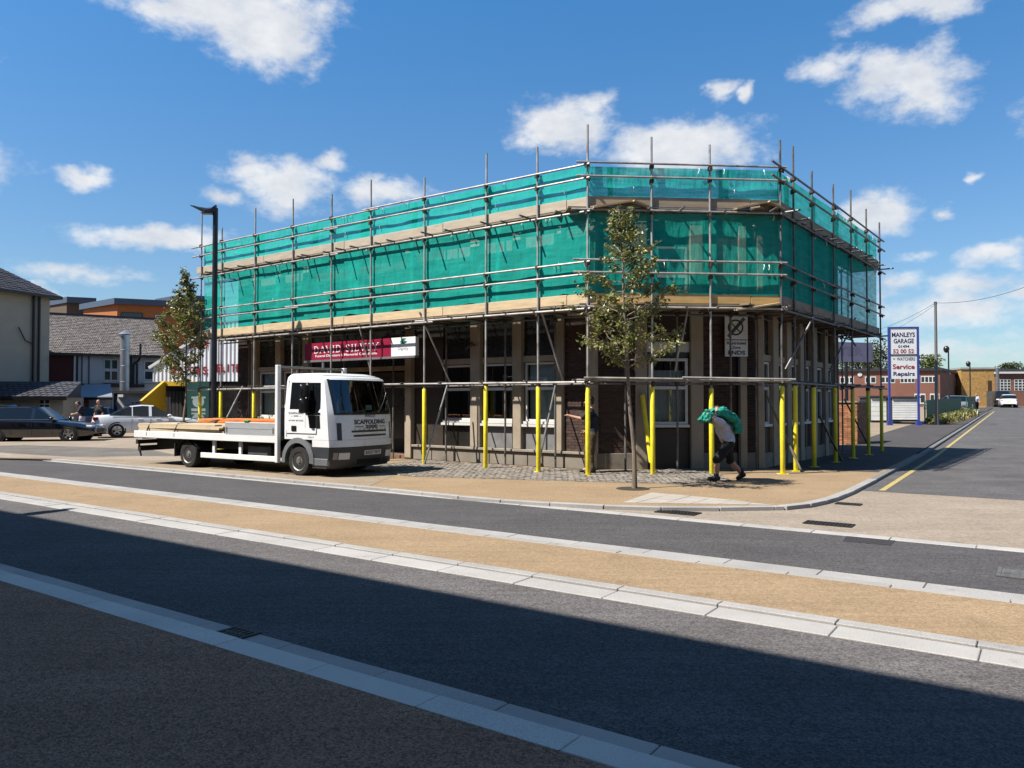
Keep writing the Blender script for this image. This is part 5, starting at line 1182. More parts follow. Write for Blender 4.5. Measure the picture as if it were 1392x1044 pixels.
# ================================================================== trees
m_bark = M('bark', (.30, .24, .18), .9, var=.3, vscale=10, bump=.5, bscale=40, stretch=(1, 1, .3)); m_leaf = Mleaf('leaf_olive', (.105, .135, .036)); m_leafg = Mleaf('leaf_green', (.06, .10, .025)); m_leafd = Mleaf('leaf_dark', (.028, .045, .016))
def leaf(mb, p, L_, rn):
    a = rn.uniform(0, 6.283); b = rn.uniform(-1.1, .6); d = Vector((math.cos(a)*math.cos(b), math.sin(a)*math.cos(b), math.sin(b))); s = d.orthogonal().normalized(); s = Matrix.Rotation(rn.uniform(0, 6.28), 3, d) @ s; w = L_*.27; n = d.cross(s)*L_*.10
    p = Vector(p); m1 = p+d*L_*.45; mb.poly([p, m1+s*w+n, p+d*L_, m1-s*w+n])
def street_tree(name, base, top, prof, nb, label, seed, leafmat, lsize, dens, r0=.055, wob=.10, lean=(0, 0), z_first=2.3, cat='tree'):
    """prof: (z, reach towards -x, reach towards +x) of the crown; base/top world z"""
    rn = random.Random(seed); t = thing(name, base, label, cat); bx_, by_, bz = base
    def stem(z):
        f = (z-bz)/(top-bz); return Vector((bx_+lean[0]*f+wob*mnoise.noise(Vector((z*.7, seed, 0))), by_+lean[1]*f+wob*mnoise.noise(Vector((z*.7, 0, seed))), z))
    zs = lin(bz, top, 16); pts = [stem(z) for z in zs]; pts[0] = Vector((bx_, by_, bz-.05))
    MB().path(pts, [r0*(1-.88*(i/15))*(1.25 if i == 0 else 1)+.004 for i in range(16)], 9).build('trunk', m_bark, t, smooth=True)
    lm = MB(); bm_ = MB()
    for i in range(nb):
        z = z_first+(top-z_first)*((i+.5)/nb)**.95; a = rn.uniform(0, 6.283); i_l, i_r = interp([(p[0], p[1]) for p in prof], z+.35), interp([(p[0], p[2]) for p in prof], z+.35)
        reach = (i_r if math.cos(a) > 0 else i_l)*(abs(math.cos(a))+.75*abs(math.sin(a)))*rn.uniform(.65, 1.1)
        if reach < .04: continue
        p0 = stem(z); dz = rn.uniform(.25, .75)*min(reach+.12, .9); p3 = p0+Vector((math.cos(a)*reach, math.sin(a)*reach, dz)); pm_ = p0.lerp(p3, .5)+Vector((rn.uniform(-.06, .06), rn.uniform(-.06, .06), -.08*reach+rn.uniform(-.05, .08)))
        bp = [p0, p0.lerp(pm_, .5), pm_, pm_.lerp(p3, .55)+Vector((0, 0, .03)), p3]; bm_.path(bp, [.016, .012, .009, .006, .003], 5)
        for k_ in range(int(4+reach*6)):
            f = rn.uniform(.25, 1.0); q = p0.lerp(p3, f)+Vector((0, 0, -.05*math.sin(f*3.1))); a2 = a+rn.uniform(-1.5, 1.5); ln = rn.uniform(.12, .34)*(.6+.5*reach); e = q+Vector((math.cos(a2)*ln, math.sin(a2)*ln, rn.uniform(-.06, .22)))
            bm_.path([q, q.lerp(e, .5)+Vector((0, 0, rn.uniform(-.02, .03))), e], [.005, .004, .002], 4)
            for _ in range(int(dens*rn.uniform(.6, 1.5))):
                g = rn.uniform(.1, 1.08); c_ = q.lerp(e, g); leaf(lm, c_+Vector((rn.gauss(0, .035), rn.gauss(0, .035), rn.gauss(0, .035))), lsize*rn.uniform(.6, 1.25), rn)
    bm_.build('branch', m_bark, t); c_ = lm.build('crown', leafmat, t, recalc=False); struct(c_, 'stuff'); return t
pt = P(862, 664)
street_tree('street_tree', (pt.x, pt.y, 0), 5.42, ((2.4, .35, .4), (2.9, .85, .75), (3.2, 1.0, 1.10), (3.6, .85, .95), (4.0, .55, .65), (4.4, .50, .62), (4.8, .38, .42), (5.2, .28, .30), (5.45, .12, .12)), 50, 'young olive green street tree in front of the scaffolded corner face', 5, m_leaf, .088, 12, .044, .07, (-.26, .05), 2.25)
MB().lathe([(.02, -.02), (.30, -.01), (.33, .006), (.02, .012)], (pt.x-.03, pt.y, 0), (0, 0, 1), 20).build('tree_pit_soil', M('soil', (.06, .042, .028), .95, var=.4, vscale=20)).__setitem__('kind', 'structure')
street_tree('street_tree', (-11.5, 27.0, 0), 6.1, ((2.3, .3, .2), (3.2, .80, .45), (4.2, .95, .65), (5.0, .65, .6), (5.6, .3, .3), (6.1, .10, .10)), 60, 'bushy olive green tree between the white saloon and the lamp column', 9, m_leaf, .115, 12, .045, .1, (.05, 0), 2.3)
# ================================================================== street lamps and poles
def street_lamp(loc, hgt, label, arm=(-1, .25), z0=0.0):
    t = thing('street_lamp', (loc[0], loc[1], z0), label, 'street lamp', rot=math.atan2(arm[1], arm[0]), world=False)
    MB().lathe([(.10, 0), (.10, 1.2), (.082, 1.25), (.075, hgt+.04), (.05, hgt+.05)], (0, 0, 0), (0, 0, 1), 14).build('column', m_black, t, smooth=40)
    MB().bx(-.004, .11, -.05, .05, .5, .95).build('access_door', m_black, t)
    hd = [[Vector((x, y*wd, hgt-.03+dz+.10*x+(.05 if k_ else 0)*(1-(y)**2))) for y in (-1, -.5, 0, .5, 1)] for k_ in (0,) for (x, wd, dz) in ((-.02, .07, -.06), (.10, .13, -.125), (.25, .165, -.115), (.45, .15, -.055), (.62, .11, .015), (.74, .03, .06))]
    up2 = [[p+Vector((0, 0, max(.02, .24-.30*max(p.x, 0))*(1-.6*(abs(p.y)/.17)**2))) for p in r] for r in hd]
    mb = MB().grid(hd).grid(up2)
    for i in range(5):
        for c_ in (0, 4): mb.poly([hd[i][c_], hd[i+1][c_], up2[i+1][c_], up2[i][c_]])
    mb.poly(hd[0]+up2[0][::-1]); mb.poly(hd[-1]+up2[-1][::-1])
    mb.build('lantern', m_black, t, smooth=40); MB().bx(.12, .40, -.09, .09, hgt-.145, hgt-.11).build('diffuser', M('lens', (.5, .5, .48), .3), t)
    return t
street_lamp((-8.92, 23.0), 7.48, 'tall black street lamp rising beside the left end of the scaffold', (-1, -.05))
street_lamp((-12.95, 9.75), 8.0, 'tall black street lamp on the near pavement', (.4, 1))
def lantern_post(u, Y, vtop, label):
    x = (u-696)/FPX*Y; z0 = gz(x, Y); t = thing('lamp_post', (x, Y, z0), label, 'lamp post'); zt = up_z(0, vtop, Y)
    MB().lathe([(.09, z0), (.09, z0+1.0), (.06, z0+1.1), (.05, zt-.5)], (x, Y, 0), (0, 0, 1), 10).build('column', m_black, t, smooth=40)
    MB().path([(x, Y, zt-.5), (x-.02, Y, zt-.3), (x-.10, Y, zt-.2)], .05, 8).build('neck', m_black, t)
    MB().lathe([(.06, zt-.55), (.17, zt-.45), (.23, zt-.25), (.17, zt-.08), (.05, zt)], (x-.16, Y, 0), (0, 0, 1), 12).build('lantern', m_black, t, smooth=40)
lantern_post(1290, 60, 470, 'black lamp post with round lantern in front of the red brick building'); lantern_post(1319, 76, 491, 'black lamp post with round lantern in front of the yellow brick wall')
m_grey_pole = M('grey_pole', (.22, .21, .20), .8, var=.15)
Yp = 46.5; xp = (1272-696)/FPX*Yp; t = thing('utility_pole', (xp, Yp, gz(xp, Yp)), 'tall grey pole at the back of the side road pavement carrying overhead wires', 'pole')
zt = up_z(0, 411, Yp); MB().lathe([(.12, gz(xp, Yp)), (.11, gz(xp, Yp)+1.5), (.085, 4), (.075, zt)], (xp+.05, Yp, 0), (0, 0, 1), 10).build('column', m_grey_pole, t, smooth=40)
MB().bx(xp-.02, xp+.12, Yp-.05, Yp+.05, zt-.15, zt+.05).build('cap', m_black, t)
def wire(a, b, sag, label, r=.012):
    pts = [a.lerp(b, f)-Vector((0, 0, sag*4*f*(1-f))) for f in lin(0, 1, 14)]
    tag(MB().path(pts, r, 5).build('overhead_wire', m_black), label, 'wire')
top = Vector((xp+.05, Yp, zt-.02))
wire(top, at(1420, 380, 40), .35, 'overhead wire running right from the grey pole'); wire(top, at(1150, 455, 70), .5, 'upper overhead wire running left behind the scaffold from the grey pole'); wire(top-Vector((0, 0, .1)), at(1190, 452, 120), .6, 'thin lower overhead wire running from the grey pole behind the scaffold')

# ================================================================== right side: garage sign, wall, fence, far buildings
m_blue = M('blue_post', (.05, .08, .42), .45, var=.1); m_pblue = M('print_navy', (.02, .025, .12), .5, var=0); m_pred = M('print_red', (.45, .02, .03), .5, var=0)
Yg = 46.0; xg = (1229-696)/FPX*Yg; nG = Vector((-.12, -.99)); FG = Frame((xg, Yg), nG); zg = gz(xg, Yg)
gs = thing('garage_sign', (xg, Yg, zg), 'tall white garage sign board between two blue posts', 'sign')
a, b = FG.at(1209), FG.at(1248.5); zt_, zm, zb_ = up_z(0, 446, Yg), up_z(0, 482, Yg), up_z(0, 515, Yg)
for s, k_ in ((a, 0), (b, 1)): MB().fb(FG, s-.055, s+.055, -.055, .055, zg, zt_+.08).build('post', m_blue, gs); MB().fb(FG, s-.14, s+.14, -.14, .14, zg, zg+.25).build('post_foot', m_blue, gs)
MB().fb(FG, a+.073, b-.073, -.05, .05, zt_, zt_+.08).build('top_rail', m_blue, gs); MB().fb(FG, a+.073, b-.073, -.05, .05, zm-.04, zm+.02).build('mid_rail', m_black, gs)
MB().fb(FG, a+.075, b-.075, -.02, .02, zm+.022, zt_-.003).build('upper_panel', m_white, gs); MB().fb(FG, a+.075, b-.075, -.02, .02, zb_, zm-.043).build('lower_panel', m_white, gs)
w_ = b-a
for tx, f0, f1, vm, hv, mt in (('MANLEYS', .10, .90, 455, 6.5, m_pblue), ('GARAGE', .16, .86, 463.5, 6.5, m_pblue), ('01494', .32, .70, 471, 4, m_pblue), ('52 00 52', .14, .86, 477.5, 6, m_pred), ('WATCHERS', .26, .90, 488, 4.5, m_pgr), ('Service', .12, .88, 498.5, 7, m_pred), ('Repairs', .14, .88, 509, 7.5, m_pblue)):
    lettering(tx, FG, a+w_*f0, a+w_*f1, .024, up_z(0, vm, Yg), hv/FPX*Yg, mt, gs, bold=.03)
zz = up_z(0, 488, Yg); MB().poly([FG(a+w_*.12, .024, zz+.08), FG(a+w_*.17, .024, zz-.08), FG(a+w_*.22, .024, zz+.08), FG(a+w_*.17, .024, zz+.02)]).build('emblem', m_pgr, gs, recalc=False)
# white slatted shed behind the sign
m_wslat = M('white_slat', (1.05, 1.05, 1.02), .5, var=.1, vscale=3); m_droof = M('dark_roof', (.05, .05, .055), .6, var=.2)
def slat_box(name, u0, u1, v0, v1, Y, depth, label, cat, rows=9, roofmat=m_droof):
    F = Frame(((u0+u1)/2*0+((u0-696)/FPX*Y), Y), (-.25, -.97)); s1 = F.at(u1); z1 = up_z(0, v0, Y); zb = max(up_z(0, v1, Y), gz(F.o.x, F.o.y)); t = thing(name, (F.o.x, F.o.y, zb), label, cat)
    MB().fb(F, .02, s1-.02, -depth, -.03, zb, z1-.01).build('body', m_dark, t)
    h_ = (z1-zb-.15)/rows
    for i in range(rows): MB().fb(F, 0, s1, -.03, .0+.006*(i % 2), zb+.12+i*h_+.008, zb+.12+(i+1)*h_-.008).build('slat', m_wslat, t)
    MB().fb(F, -.06, s1+.06, -depth-.05, .12, z1, z1+.10).build('roof', roofmat, t)
    Fs = Frame(F(s1, 0, 0).xy, F.t)
    for i in range(rows): MB().fb(Fs, 0.01, depth, -.02, .0, zb+.12+i*h_+.01, zb+.12+(i+1)*h_-.01).build('slat', m_wslat, t)
    return t
slat_box('slatted_shed', 1213, 1250, 541, 573, 48.0, 2.5, 'white slatted shed standing just behind the blue posted garage sign', 'shed')
slat_box('garage_unit', 1184, 1209, 540, 574, 50.0, 4.0, 'white panelled garage unit left of the garage sign, seen through the scaffold', 'garage', 5)
# brick wall at the yard entrance
m_obrick = M('orange_brick', (.48, .20, .095), .85, var=.2, vscale=9, island=.4); 
pc = Vector(((1165-696)/FPX*29.5, 29.5)); wl = thing('brick_wall', (pc.x, pc.y, 0), 'orange brick yard wall with dark piers just past the scaffold end', 'wall')
def wall_bricks(F, s0, s1, z0, z1, thick, parent, bw_=.225, bh_=.075, mat=m_obrick, mort=m_mortar, name='brickwork', d=0.0, back=None):
    MB().fb(F, s0, s1, -thick, d-.008, z0, z1).build('mortar_bed', mort, parent); st = MB(); row = 0; z = z0+.004
    while z+bh_-.01 <= z1+.004:
        s = s0-(bw_/2 if row % 2 else 0)
        while s < s1-.02:
            a_, b_ = max(s, s0), min(s+bw_-.01, s1)
            if b_-a_ > .03: st.fb(F, a_, b_, d-.02, d+rnd.uniform(-.002, .003), z, min(z+bh_-.01, z1))
            s += bw_
        z += bh_; row += 1
    return struct(st.build(name, mat, parent, recalc=False), 'stuff')
Fw1 = Frame(pc-Vector((.806, -.592))*2.6, nL); Fw2 = Frame(pc, nR)
wall_bricks(Fw1, 0, 2.6, .02, 1.66, .22, wl); wall_bricks(Fw2, .003, 1.9, .02, 1.66, .20, wl)
for F, s0, s1 in ((Fw1, -.05, 2.62), (Fw2, .05, 1.95)): MB().fb(F, s0, s1, -.26, .05, 1.665, 1.73).build('coping', m_ledge, wl)
# palisade fence with weeds
m_pali = M('green_paint', (.016, .17, .10), .5, var=.12); m_weed = Mleaf('weed', (.09, .12, .03)); m_weed2 = Mleaf('weed_dry', (.15, .13, .045))
def palisade(p0, p1, hgt, label, n):
    p0, p1 = Vector(p0), Vector(p1); e = (p1-p0).normalized(); F = Frame(p0, (e.y, -e.x)) ; L_ = (p1-p0).length; t = thing('palisade_fence', (p0.x, p0.y, gz(*p0)), label, 'fence')
    g0 = lambda s: gz(*(p0+F.t*s)); sg_ = 1 if F.t.dot(e) > 0 else -1
    me = MB(); w_ = L_/n
    for i in range(n):
        s = sg_*(i+.5)*w_; zb = g0(s)+.05; mb = MB(); hw_ = w_*.36
        mb.prism([F(s-hw_, 0, zb), F(s, .04, zb), F(s+hw_, 0, zb), F(s, .02, zb)], (0, 0, hgt-.12)); mb.prism([F(s-hw_, 0, zb+hgt-.12), F(s, .04, zb+hgt-.12), F(s+hw_, 0, zb+hgt-.12)], (0, 0, .10)); mb.build('pale', m_pali, t)
    for z in (.35, hgt-.3):
        a_, b_ = F(0, -.03, z+g0(0)), F(sg_*L_, -.03, z+g0(sg_*L_)); MB().beam(a_, b_, .04, .06).build('rail', m_pali, t)
    for i in range(int(L_/2.7)+1):
        s = sg_*min(i*2.7, L_); MB().fb(F, s-.05, s+.05, -.12, -.05, g0(s), g0(s)+hgt).build('post', m_pali, t)
fa, fb_ = ((1259-696)/FPX*48, 48), ((1306-696)/FPX*66, 66); palisade(fa, fb_, 1.45, 'longer green palisade fence behind the grey pole', 64)
fc, fd = ((1315-696)/FPX*69, 69), ((1328-696)/FPX*77, 77); palisade(fc, fd, 1.5, 'short green palisade fence beyond the gap, behind the distant walker', 24)
def weeds(name, p0, p1, n, hgt, mat, seed, label_kind='stuff', wid=.5):
    rn = random.Random(seed); mb = MB()
    for i in range(n):
        f = rn.random(); x, y = p0[0]+(p1[0]-p0[0])*f+rn.gauss(0, wid*.5), p0[1]+(p1[1]-p0[1])*f+rn.gauss(0, wid*.5); z = gz(x, y); h_ = hgt*rn.uniform(.3, 1.2); a_ = rn.uniform(0, 6.28); e = Vector((x+math.cos(a_)*h_*.5, y+math.sin(a_)*h_*.5, z+h_)); s = Vector((-math.sin(a_), math.cos(a_), 0))*.03
        b_ = Vector((x, y, z)); mb.poly([b_-s, b_+s, b_.lerp(e, .6)+s*1.3, e])
        for _ in range(2): leaf(mb, b_.lerp(e, rn.uniform(.3, 1)), .16*rn.uniform(.6, 1.3), rn)
    return struct(mb.build(name, mat, recalc=False), 'stuff')
weeds('weeds', (fa[0]+.45, fa[1]-.5), (fb_[0]+.3, fb_[1]-.8), 1500, .55, m_weed, 3); weeds('dry_weeds', (fa[0]+.4, fa[1]-.6), (fb_[0]+.2, fb_[1]-1.0), 900, .4, m_weed2, 4)
# brick buildings at the end of the side road
m_rbrick = M('red_brick_far', (.36, .155, .105), .85, var=.10, vscale=.6, grain=.12, gscale=14, stain=((.16, .06, .045), .4, .55, .5)); m_ybrick = M('yellow_brick_far', (.68, .39, .12), .85, var=.18, vscale=2.2, grain=.25, gscale=6, stain=((.30, .16, .06), 2.5, .56, .7))
m_wtrim = M('white_trim', (1.05, 1.05, 1.02), .5, var=.05); m_glassd = M('far_glass', (.03, .035, .04), .12, var=.1, spec=.7)
def far_window(F, s0, s1, z0, z1, nm, parent, nv=1):
    w = MB().fb(F, s0, s1, -.02, .03, z0, z1).build('window', m_wtrim, parent); pw_ = (s1-s0)/nm; ph = (z1-z0)/nv
    for i in range(nm):
        for j in range(nv): MB().fb(F, s0+i*pw_+pw_*.12, s0+(i+1)*pw_-pw_*.12, .0, .034, z0+j*ph+ph*.13, z0+(j+1)*ph-ph*.13).build('pane', m_glassd, w)
    return w
cR = Vector(((1278-696)/FPX*98, 98.0)); gR = 1.0; zR = up_z(0, 500, 98)
rb_ = thing('brick_building', (cR.x, cR.y, gR), 'long flat roofed red brick building with a row of white windows', 'building')
fdir = Vector((-.95, .30)).normalized(); LRB = 23.0; FB1 = Frame(cR+fdir*LRB, (-.30, -.95)); FB2 = Frame(cR, (.80, -.60)); LB2 = 17.0
MB().fb(FB1, 0, LRB, -12, 0, gR-.6, zR-.35).build('wall', m_rbrick, rb_); MB().fb(FB2, .01, LB2, -6, -.002, gR-.6, zR-.36).build('side_wall', m_rbrick, rb_)
MB().fb(FB1, -.3, LRB+.2, -12, .25, zR-.35, zR).build('roof_edge', m_droof, rb_); MB().fb(FB2, -.2, LB2, -6, .25, zR-.352, zR-.003).build('roof_edge', m_droof, rb_)
zw0, zw1 = up_z(0, 520.5, 98), up_z(0, 511, 98)
for u0, u1, nm in ((1142, 1161, 3), (1176, 1191, 2), (1197, 1217, 3), (1224, 1244, 4), (1252, 1273, 4)): far_window(FB1, FB1.at(u0), FB1.at(u1), zw0, zw1, nm, rb_)
for u0, u1 in ((1243, 1258), (1264, 1280)): far_window(FB1, FB1.at(u0), min(FB1.at(u1), LRB-.1), up_z(0, 549, 98), up_z(0, 535, 98), 2, rb_)
for u0, u1 in ((1299, 1301.5), (1302.5, 1305)): far_window(FB2, FB2.at(u0), FB2.at(u1), zw0-.2, zw1+.1, 1, rb_)
MB().lathe([(.001, 0), (.28, .02), (.28, .10), (.001, .12)], FB1(FB1.at(1169), .0, up_z(0, 508, 98)), (-.3, -.95, 0), 12).build('alarm_box', m_wtrim, rb_); MB().lathe([(.001, 0), (.3, .02), (.3, .10), (.001, .12)], FB2(FB2.at(1291), .0, up_z(0, 507, 105)), (.8, -.6, 0), 12).build('alarm_box', m_wtrim, rb_)
Yy = 108.0; FY = Frame(((1307-696)/FPX*Yy, Yy), (-.12, -.99)); syb = FY.at(1352); zY = up_z(0, 502, Yy)
yb = thing('brick_block', (FY.o.x, FY.o.y, 1.1), 'windowless yellow brick block with a dark stain near its right edge', 'building'); MB().fb(FY, 0, syb, -10, 0, .5, zY).build('wall', m_ybrick, yb); MB().fb(FY, -.1, syb+.1, -10, .12, zY, zY+.25).build('roof_edge', M('pale_coping', (.5, .48, .44), .7), yb)
MB().fb(FY, syb*.80, syb*.92, .002, .02, zY-3.2, zY-1.6).build('rust_stain_plate', M('rust_dark', (.09, .045, .02), .8, var=.4, vscale=3), yb)
MB().tube(FY(syb+.35, .1, .8), FY(syb+.35, .1, zY+.2), .22).build('flue', M('flue_grey', (.35, .36, .38), .4, .5), yb)
Yf = 112.0; FF = Frame(((1352-696)/FPX*Yf, Yf), (-.10, -.99)); sfb = 16.0; zF = up_z(0, 508, Yf)
fbd = thing('factory_building', (FF.o.x, FF.o.y, 1.1), 'low factory with large white framed windows at the far right', 'building'); MB().fb(FF, 0.6, sfb, -14, 0, .5, zF).build('wall', m_rbrick, fbd); MB().fb(FF, .3, sfb+.3, -14, .3, zF, zF+.28).build('roof_edge', m_wtrim, fbd)
for u0, u1 in ((1355, 1374), (1379, 1400)): far_window(FF, FF.at(u0), FF.at(u1), up_z(0, 531, Yf), up_z(0, 516, Yf), 4, fbd, 4)
mb = MB()
for i in range(4): s = FF.at(1356)+i*2.6; mb.prism([FF(s, -2, zF+.28), FF(s+2.2, -2, zF+.28), FF(s+2.2, -2, zF+.65), FF(s, -2, zF+.8)], tuple(-FF.n*5)+(0,))
mb.build('roof_light', m_droof, fbd)
t = thing('roof_box', (FF.o.x, FF.o.y+14, 0), 'white boxy building top showing above the factory roof', 'building'); Fx = Frame(((1352-696)/FPX*135, 135), (0, -1)); MB().fb(Fx, 0, Fx.at(1366), -8, 0, 1, up_z(0, 503, 135)).build('wall', m_wtrim, t); MB().fb(Fx, -.2, Fx.at(1366)+.2, -8, .2, up_z(0, 503, 135), up_z(0, 501, 135)).build('roof', m_droof, t)
# timber fence, dark gate and van bay at the road end
m_gfence = M('grey_fence', (.17, .155, .145), .85, var=.2, vscale=2, island=.2); Yq = 104.0; FQ = Frame(((1341-696)/FPX*Yq, Yq), (-.15, -.988)); gq = gz(FQ.o.x, FQ.o.y)
fq = thing('board_fence', (FQ.o.x, FQ.o.y, gq), 'grey close boarded fence across the end of the side road', 'fence'); n = 56; bw2 = .21
for i in range(n):
    if 14 < i < 22: continue
    MB().fb(FQ, i*bw2, i*bw2+bw2-.02, -.02, rnd.uniform(0, .01), gq-.1, gq+2.05+rnd.uniform(-.03, .03)).build('fence_board', m_gfence, fq)
for z in (.4, 1.7): MB().fb(FQ, 0, 14.5*bw2, -.09, -.025, gq+z, gq+z+.09).build('rail', m_gfence, fq); MB().fb(FQ, 22*bw2, n*bw2, -.09, -.025, gq+z, gq+z+.09).build('rail', m_gfence, fq)
m_vanb = M('black_van_paint', (.014, .015, .017), .3, coat=.4); pvv = Vector(((1361-696)/FPX*103.6, 103.6)); car('dark_van', (pvv.x, pvv.y), R(62), 'dark tall van parked beyond the far white car', m_vanb, 'hatch', 4.9, 2.0, 2.15, gz(*pvv)-.05, cat='van')
# purple banner on a dark shed, trees beyond
Yb = 60.0; FBn = Frame(((1118-696)/FPX*Yb, Yb), (.30, -.954)); bn = thing('banner_sign', (*FBn(1, 0, 0)[:2], up_z(0, 490, Yb)), 'long faded purple lettered sign seen through the scaffold end', 'sign'); sB = FBn.at(1187)
m_purp = M('faded_purple', (.42, .38, .55), .6, var=.1); zb0, zb1 = up_z(0, 491, Yb), up_z(0, 464, Yb)
MB().fb(FBn, 0, sB, -.15, 0, zb0, zb1).build('board', m_purp, bn); lettering('TER', FBn, sB*.30, sB*.80, .006, (zb0+zb1)/2+.1, (zb1-zb0)*.42, M('print_lilac', (.36, .34, .46), .6, var=0), bn, bold=.03)
for s in (.1, sB/2, sB-.3): MB().fb(FBn, s, s+.15, -.35, -.153, gz(40, 60), zb1-.1).build('post', m_black, bn)
def bushy(name, ctr, rad, label, seed, n=1600, mat=m_leafd, lsz=.4, trunk=True, cat='tree'):
    rn = random.Random(seed); ctr = Vector(ctr); g = gz(ctr.x, ctr.y)-.3; t = thing(name, (ctr.x, ctr.y, g), label, cat)
    if trunk: MB().path([(ctr.x, ctr.y, g), (ctr.x+.1, ctr.y, (g+ctr.z)/2), (ctr.x, ctr.y, ctr.z)], [.25, .2, .1], 8).build('trunk', m_bark, t)
    lobes = [(ctr+Vector((rn.uniform(-.55, .55)*rad[0], rn.uniform(-.5, .5)*rad[1], rn.uniform(-.5, .55)*rad[2])), rn.uniform(.35, .6)) for _ in range(14)]; mb = MB()
    for i in range(n):
        c_, k_ = rn.choice(lobes); d = Vector((rn.gauss(0, 1), rn.gauss(0, 1), rn.gauss(0, 1))).normalized()*rn.uniform(.6, 1.05)*k_; leaf(mb, c_+Vector((d.x*rad[0], d.y*rad[1], d.z*rad[2])), lsz*rn.uniform(.6, 1.3), rn)
    struct(mb.build('crown', mat, t, recalc=False), 'stuff'); return t
for i, (u, v, Y, rx, rz, lab) in enumerate(((1196, 484, 120, 3.6, 2.6, 'dark leafy tree behind the garage sign'), (1176, 494, 125, 3.6, 2.2, 'dark tree crown behind the purple sign'), (1155, 492, 128, 4.0, 2.4, 'dark tree crown farthest left behind the scaffold end'), (1261, 492, 125, 2.6, 1.8, 'green tree top above the red brick building roof'), (1375, 500, 150, 2.6, 1.2, 'small dark tree top behind the factory roof'))):
    c_ = at(u, v, Y); bushy('tree', c_, (rx, 2.5, rz), lab, 20+i, 1300, m_leafd if i != 3 else m_leafg, .42)

# ================================================================== left side: yard buildings
m_cream = M('cream_render', (.75, .68, .54), .85, var=.06, vscale=1.2, stain=((.33, .30, .24), .7, .58, .5)); m_whiter = M('white_render', (.95, .96, .98), .8, var=.06, vscale=1.5, stain=((.42, .42, .42), 1.0, .58, .6)); m_slate = M('slate', (.23, .20, .185), .75, var=.2, vscale=1.6, island=.30, stain=((.27, .25, .22), .8, .6, .5))
m_dslate = M('dark_slate', (.075, .075, .09), .6, var=.15, island=.2); m_pbrick = M('painted_red_brick', (.13, .032, .03), .8, var=.12, vscale=1.2, stain=((.09, .03, .03), .8, .6, .5))
def shingles(quad, rows, cols, mat, parent, name='roof_slates', thick=.02):
    """overlapping courses on a roof quad (eave left, eave right, ridge right, ridge left)"""
    a, b, c, d = [Vector(q) for q in quad]; n = (b-a).cross(d-a).normalized(); n = n if n.z > 0 else -n; mb = MB()
    for j in range(rows):
        for i in range(cols):
            o_ = .5 if j % 2 else 0; u0, u1 = max(0, (i-o_)/cols), min(1, (i+1-o_)/cols-.004)
            if u1 <= u0: continue
            v0, v1 = j/rows, min(1, (j+1.3)/rows); pq = lambda u_, v_: a.lerp(b, u_).lerp(d.lerp(c, u_), v_); k_ = rnd.uniform(.7, 1.3)*thick
            p0, p1, p2, p3 = pq(u0, v0), pq(u1, v0), pq(u1, v1), pq(u0, v1); mb.poly([p0+n*k_*2, p1+n*k_*2, p2+n*k_*.3, p3+n*k_*.3]); mb.poly([p0+n*k_*2, p1+n*k_*2, p1, p0])
    return struct(mb.build(name, mat, parent, recalc=False), 'stuff')
# cream house at the left edge
Yc = 44.0; FH = Frame(((66-696)/FPX*Yc, Yc), (.935, -.355)); hs = thing('rendered_house', (*FH.o, 0), 'cream rendered house with dark hipped roof at the left edge', 'house'); zE = up_z(0, 403, Yc)
FHl = Frame(FH(-13, 0, 0).xy, FH.n); MB().fb(FHl, 0, 13, -9, 0, 0, zE).build('wall', m_cream, hs)
e0, e1 = FHl(-.4, .45, zE), FHl(13.4, .45, zE); r1 = FHl(13.4-4.6, -4.5, zE+3.3); r0_ = FHl(0, -4.5, zE+3.3); bk1 = FHl(13.4, -9.4, zE)
shingles((e0, e1, r1, r0_), 26, 44, m_dslate, hs); shingles((e1, bk1, r1, r1), 26, 30, m_dslate, hs)
MB().poly([e0, e1, r1, r0_]).poly([e1, bk1, r1]).build('roof', m_dslate, hs, recalc=False)
MB().beam(e0-Vector((0, 0, .06)), e1-Vector((0, 0, .06)), .14, .16).build('gutter', m_black, hs); MB().beam(e1-Vector((0, 0, .06)), bk1-Vector((0, 0, .06)), .14, .16).build('gutter', m_black, hs)
for u in (42.5, 50): s = FHl.at(u); MB().tube(FHl(s, .12, 2.4), FHl(s, .12, zE-.1), .07).build('downpipe', m_black, hs)
s = FHl.at(42.5); MB().path([FHl(s, .13, 4.9), FHl(s-.5, .13, 5.1), FHl(s-.9, .13, 5.8)], .035, 6).build('pipe', m_black, hs); MB().path([FHl(FHl.at(0), .1, 2.75), FHl(FHl.at(36), .1, 2.45)], .03, 6).build('cable', m_black, hs)
# lean-to in front of it
Yl = 39.0; FLn = Frame(((86-696)/FPX*Yl, Yl), (.20, -.98)); ln_ = thing('lean_to', (*FLn.o, 0), 'cream single storey lean-to with dark roof and small white sash window', 'outbuilding'); FL2 = Frame(FLn(-14, 0, 0).xy, FLn.n)
zl = up_z(0, 540, Yl); MB().fb(FL2, 0, 14, -3, 0, 0, zl).build('wall', m_cream, ln_); le0, le1, lr1, lr0 = FL2(-.3, .3, zl+.02), FL2(14.25, .3, zl+.02), FL2(14.0, -2.6, zl+.85), FL2(-.3, -2.6, zl+.85)
MB().poly([le0, le1, lr1, lr0]).poly([FL2(14.2, .25, zl), FL2(14.0, -2.6, zl+.83), FL2(14.0, -2.6, zl)]).build('roof', m_dslate, ln_, recalc=False); shingles((le0, le1, lr1, lr0), 8, 50, m_dslate, ln_)
MB().beam(le0-Vector((0, 0, .08)), le1-Vector((0, 0, .08)), .10, .18).build('fascia', m_black, ln_)
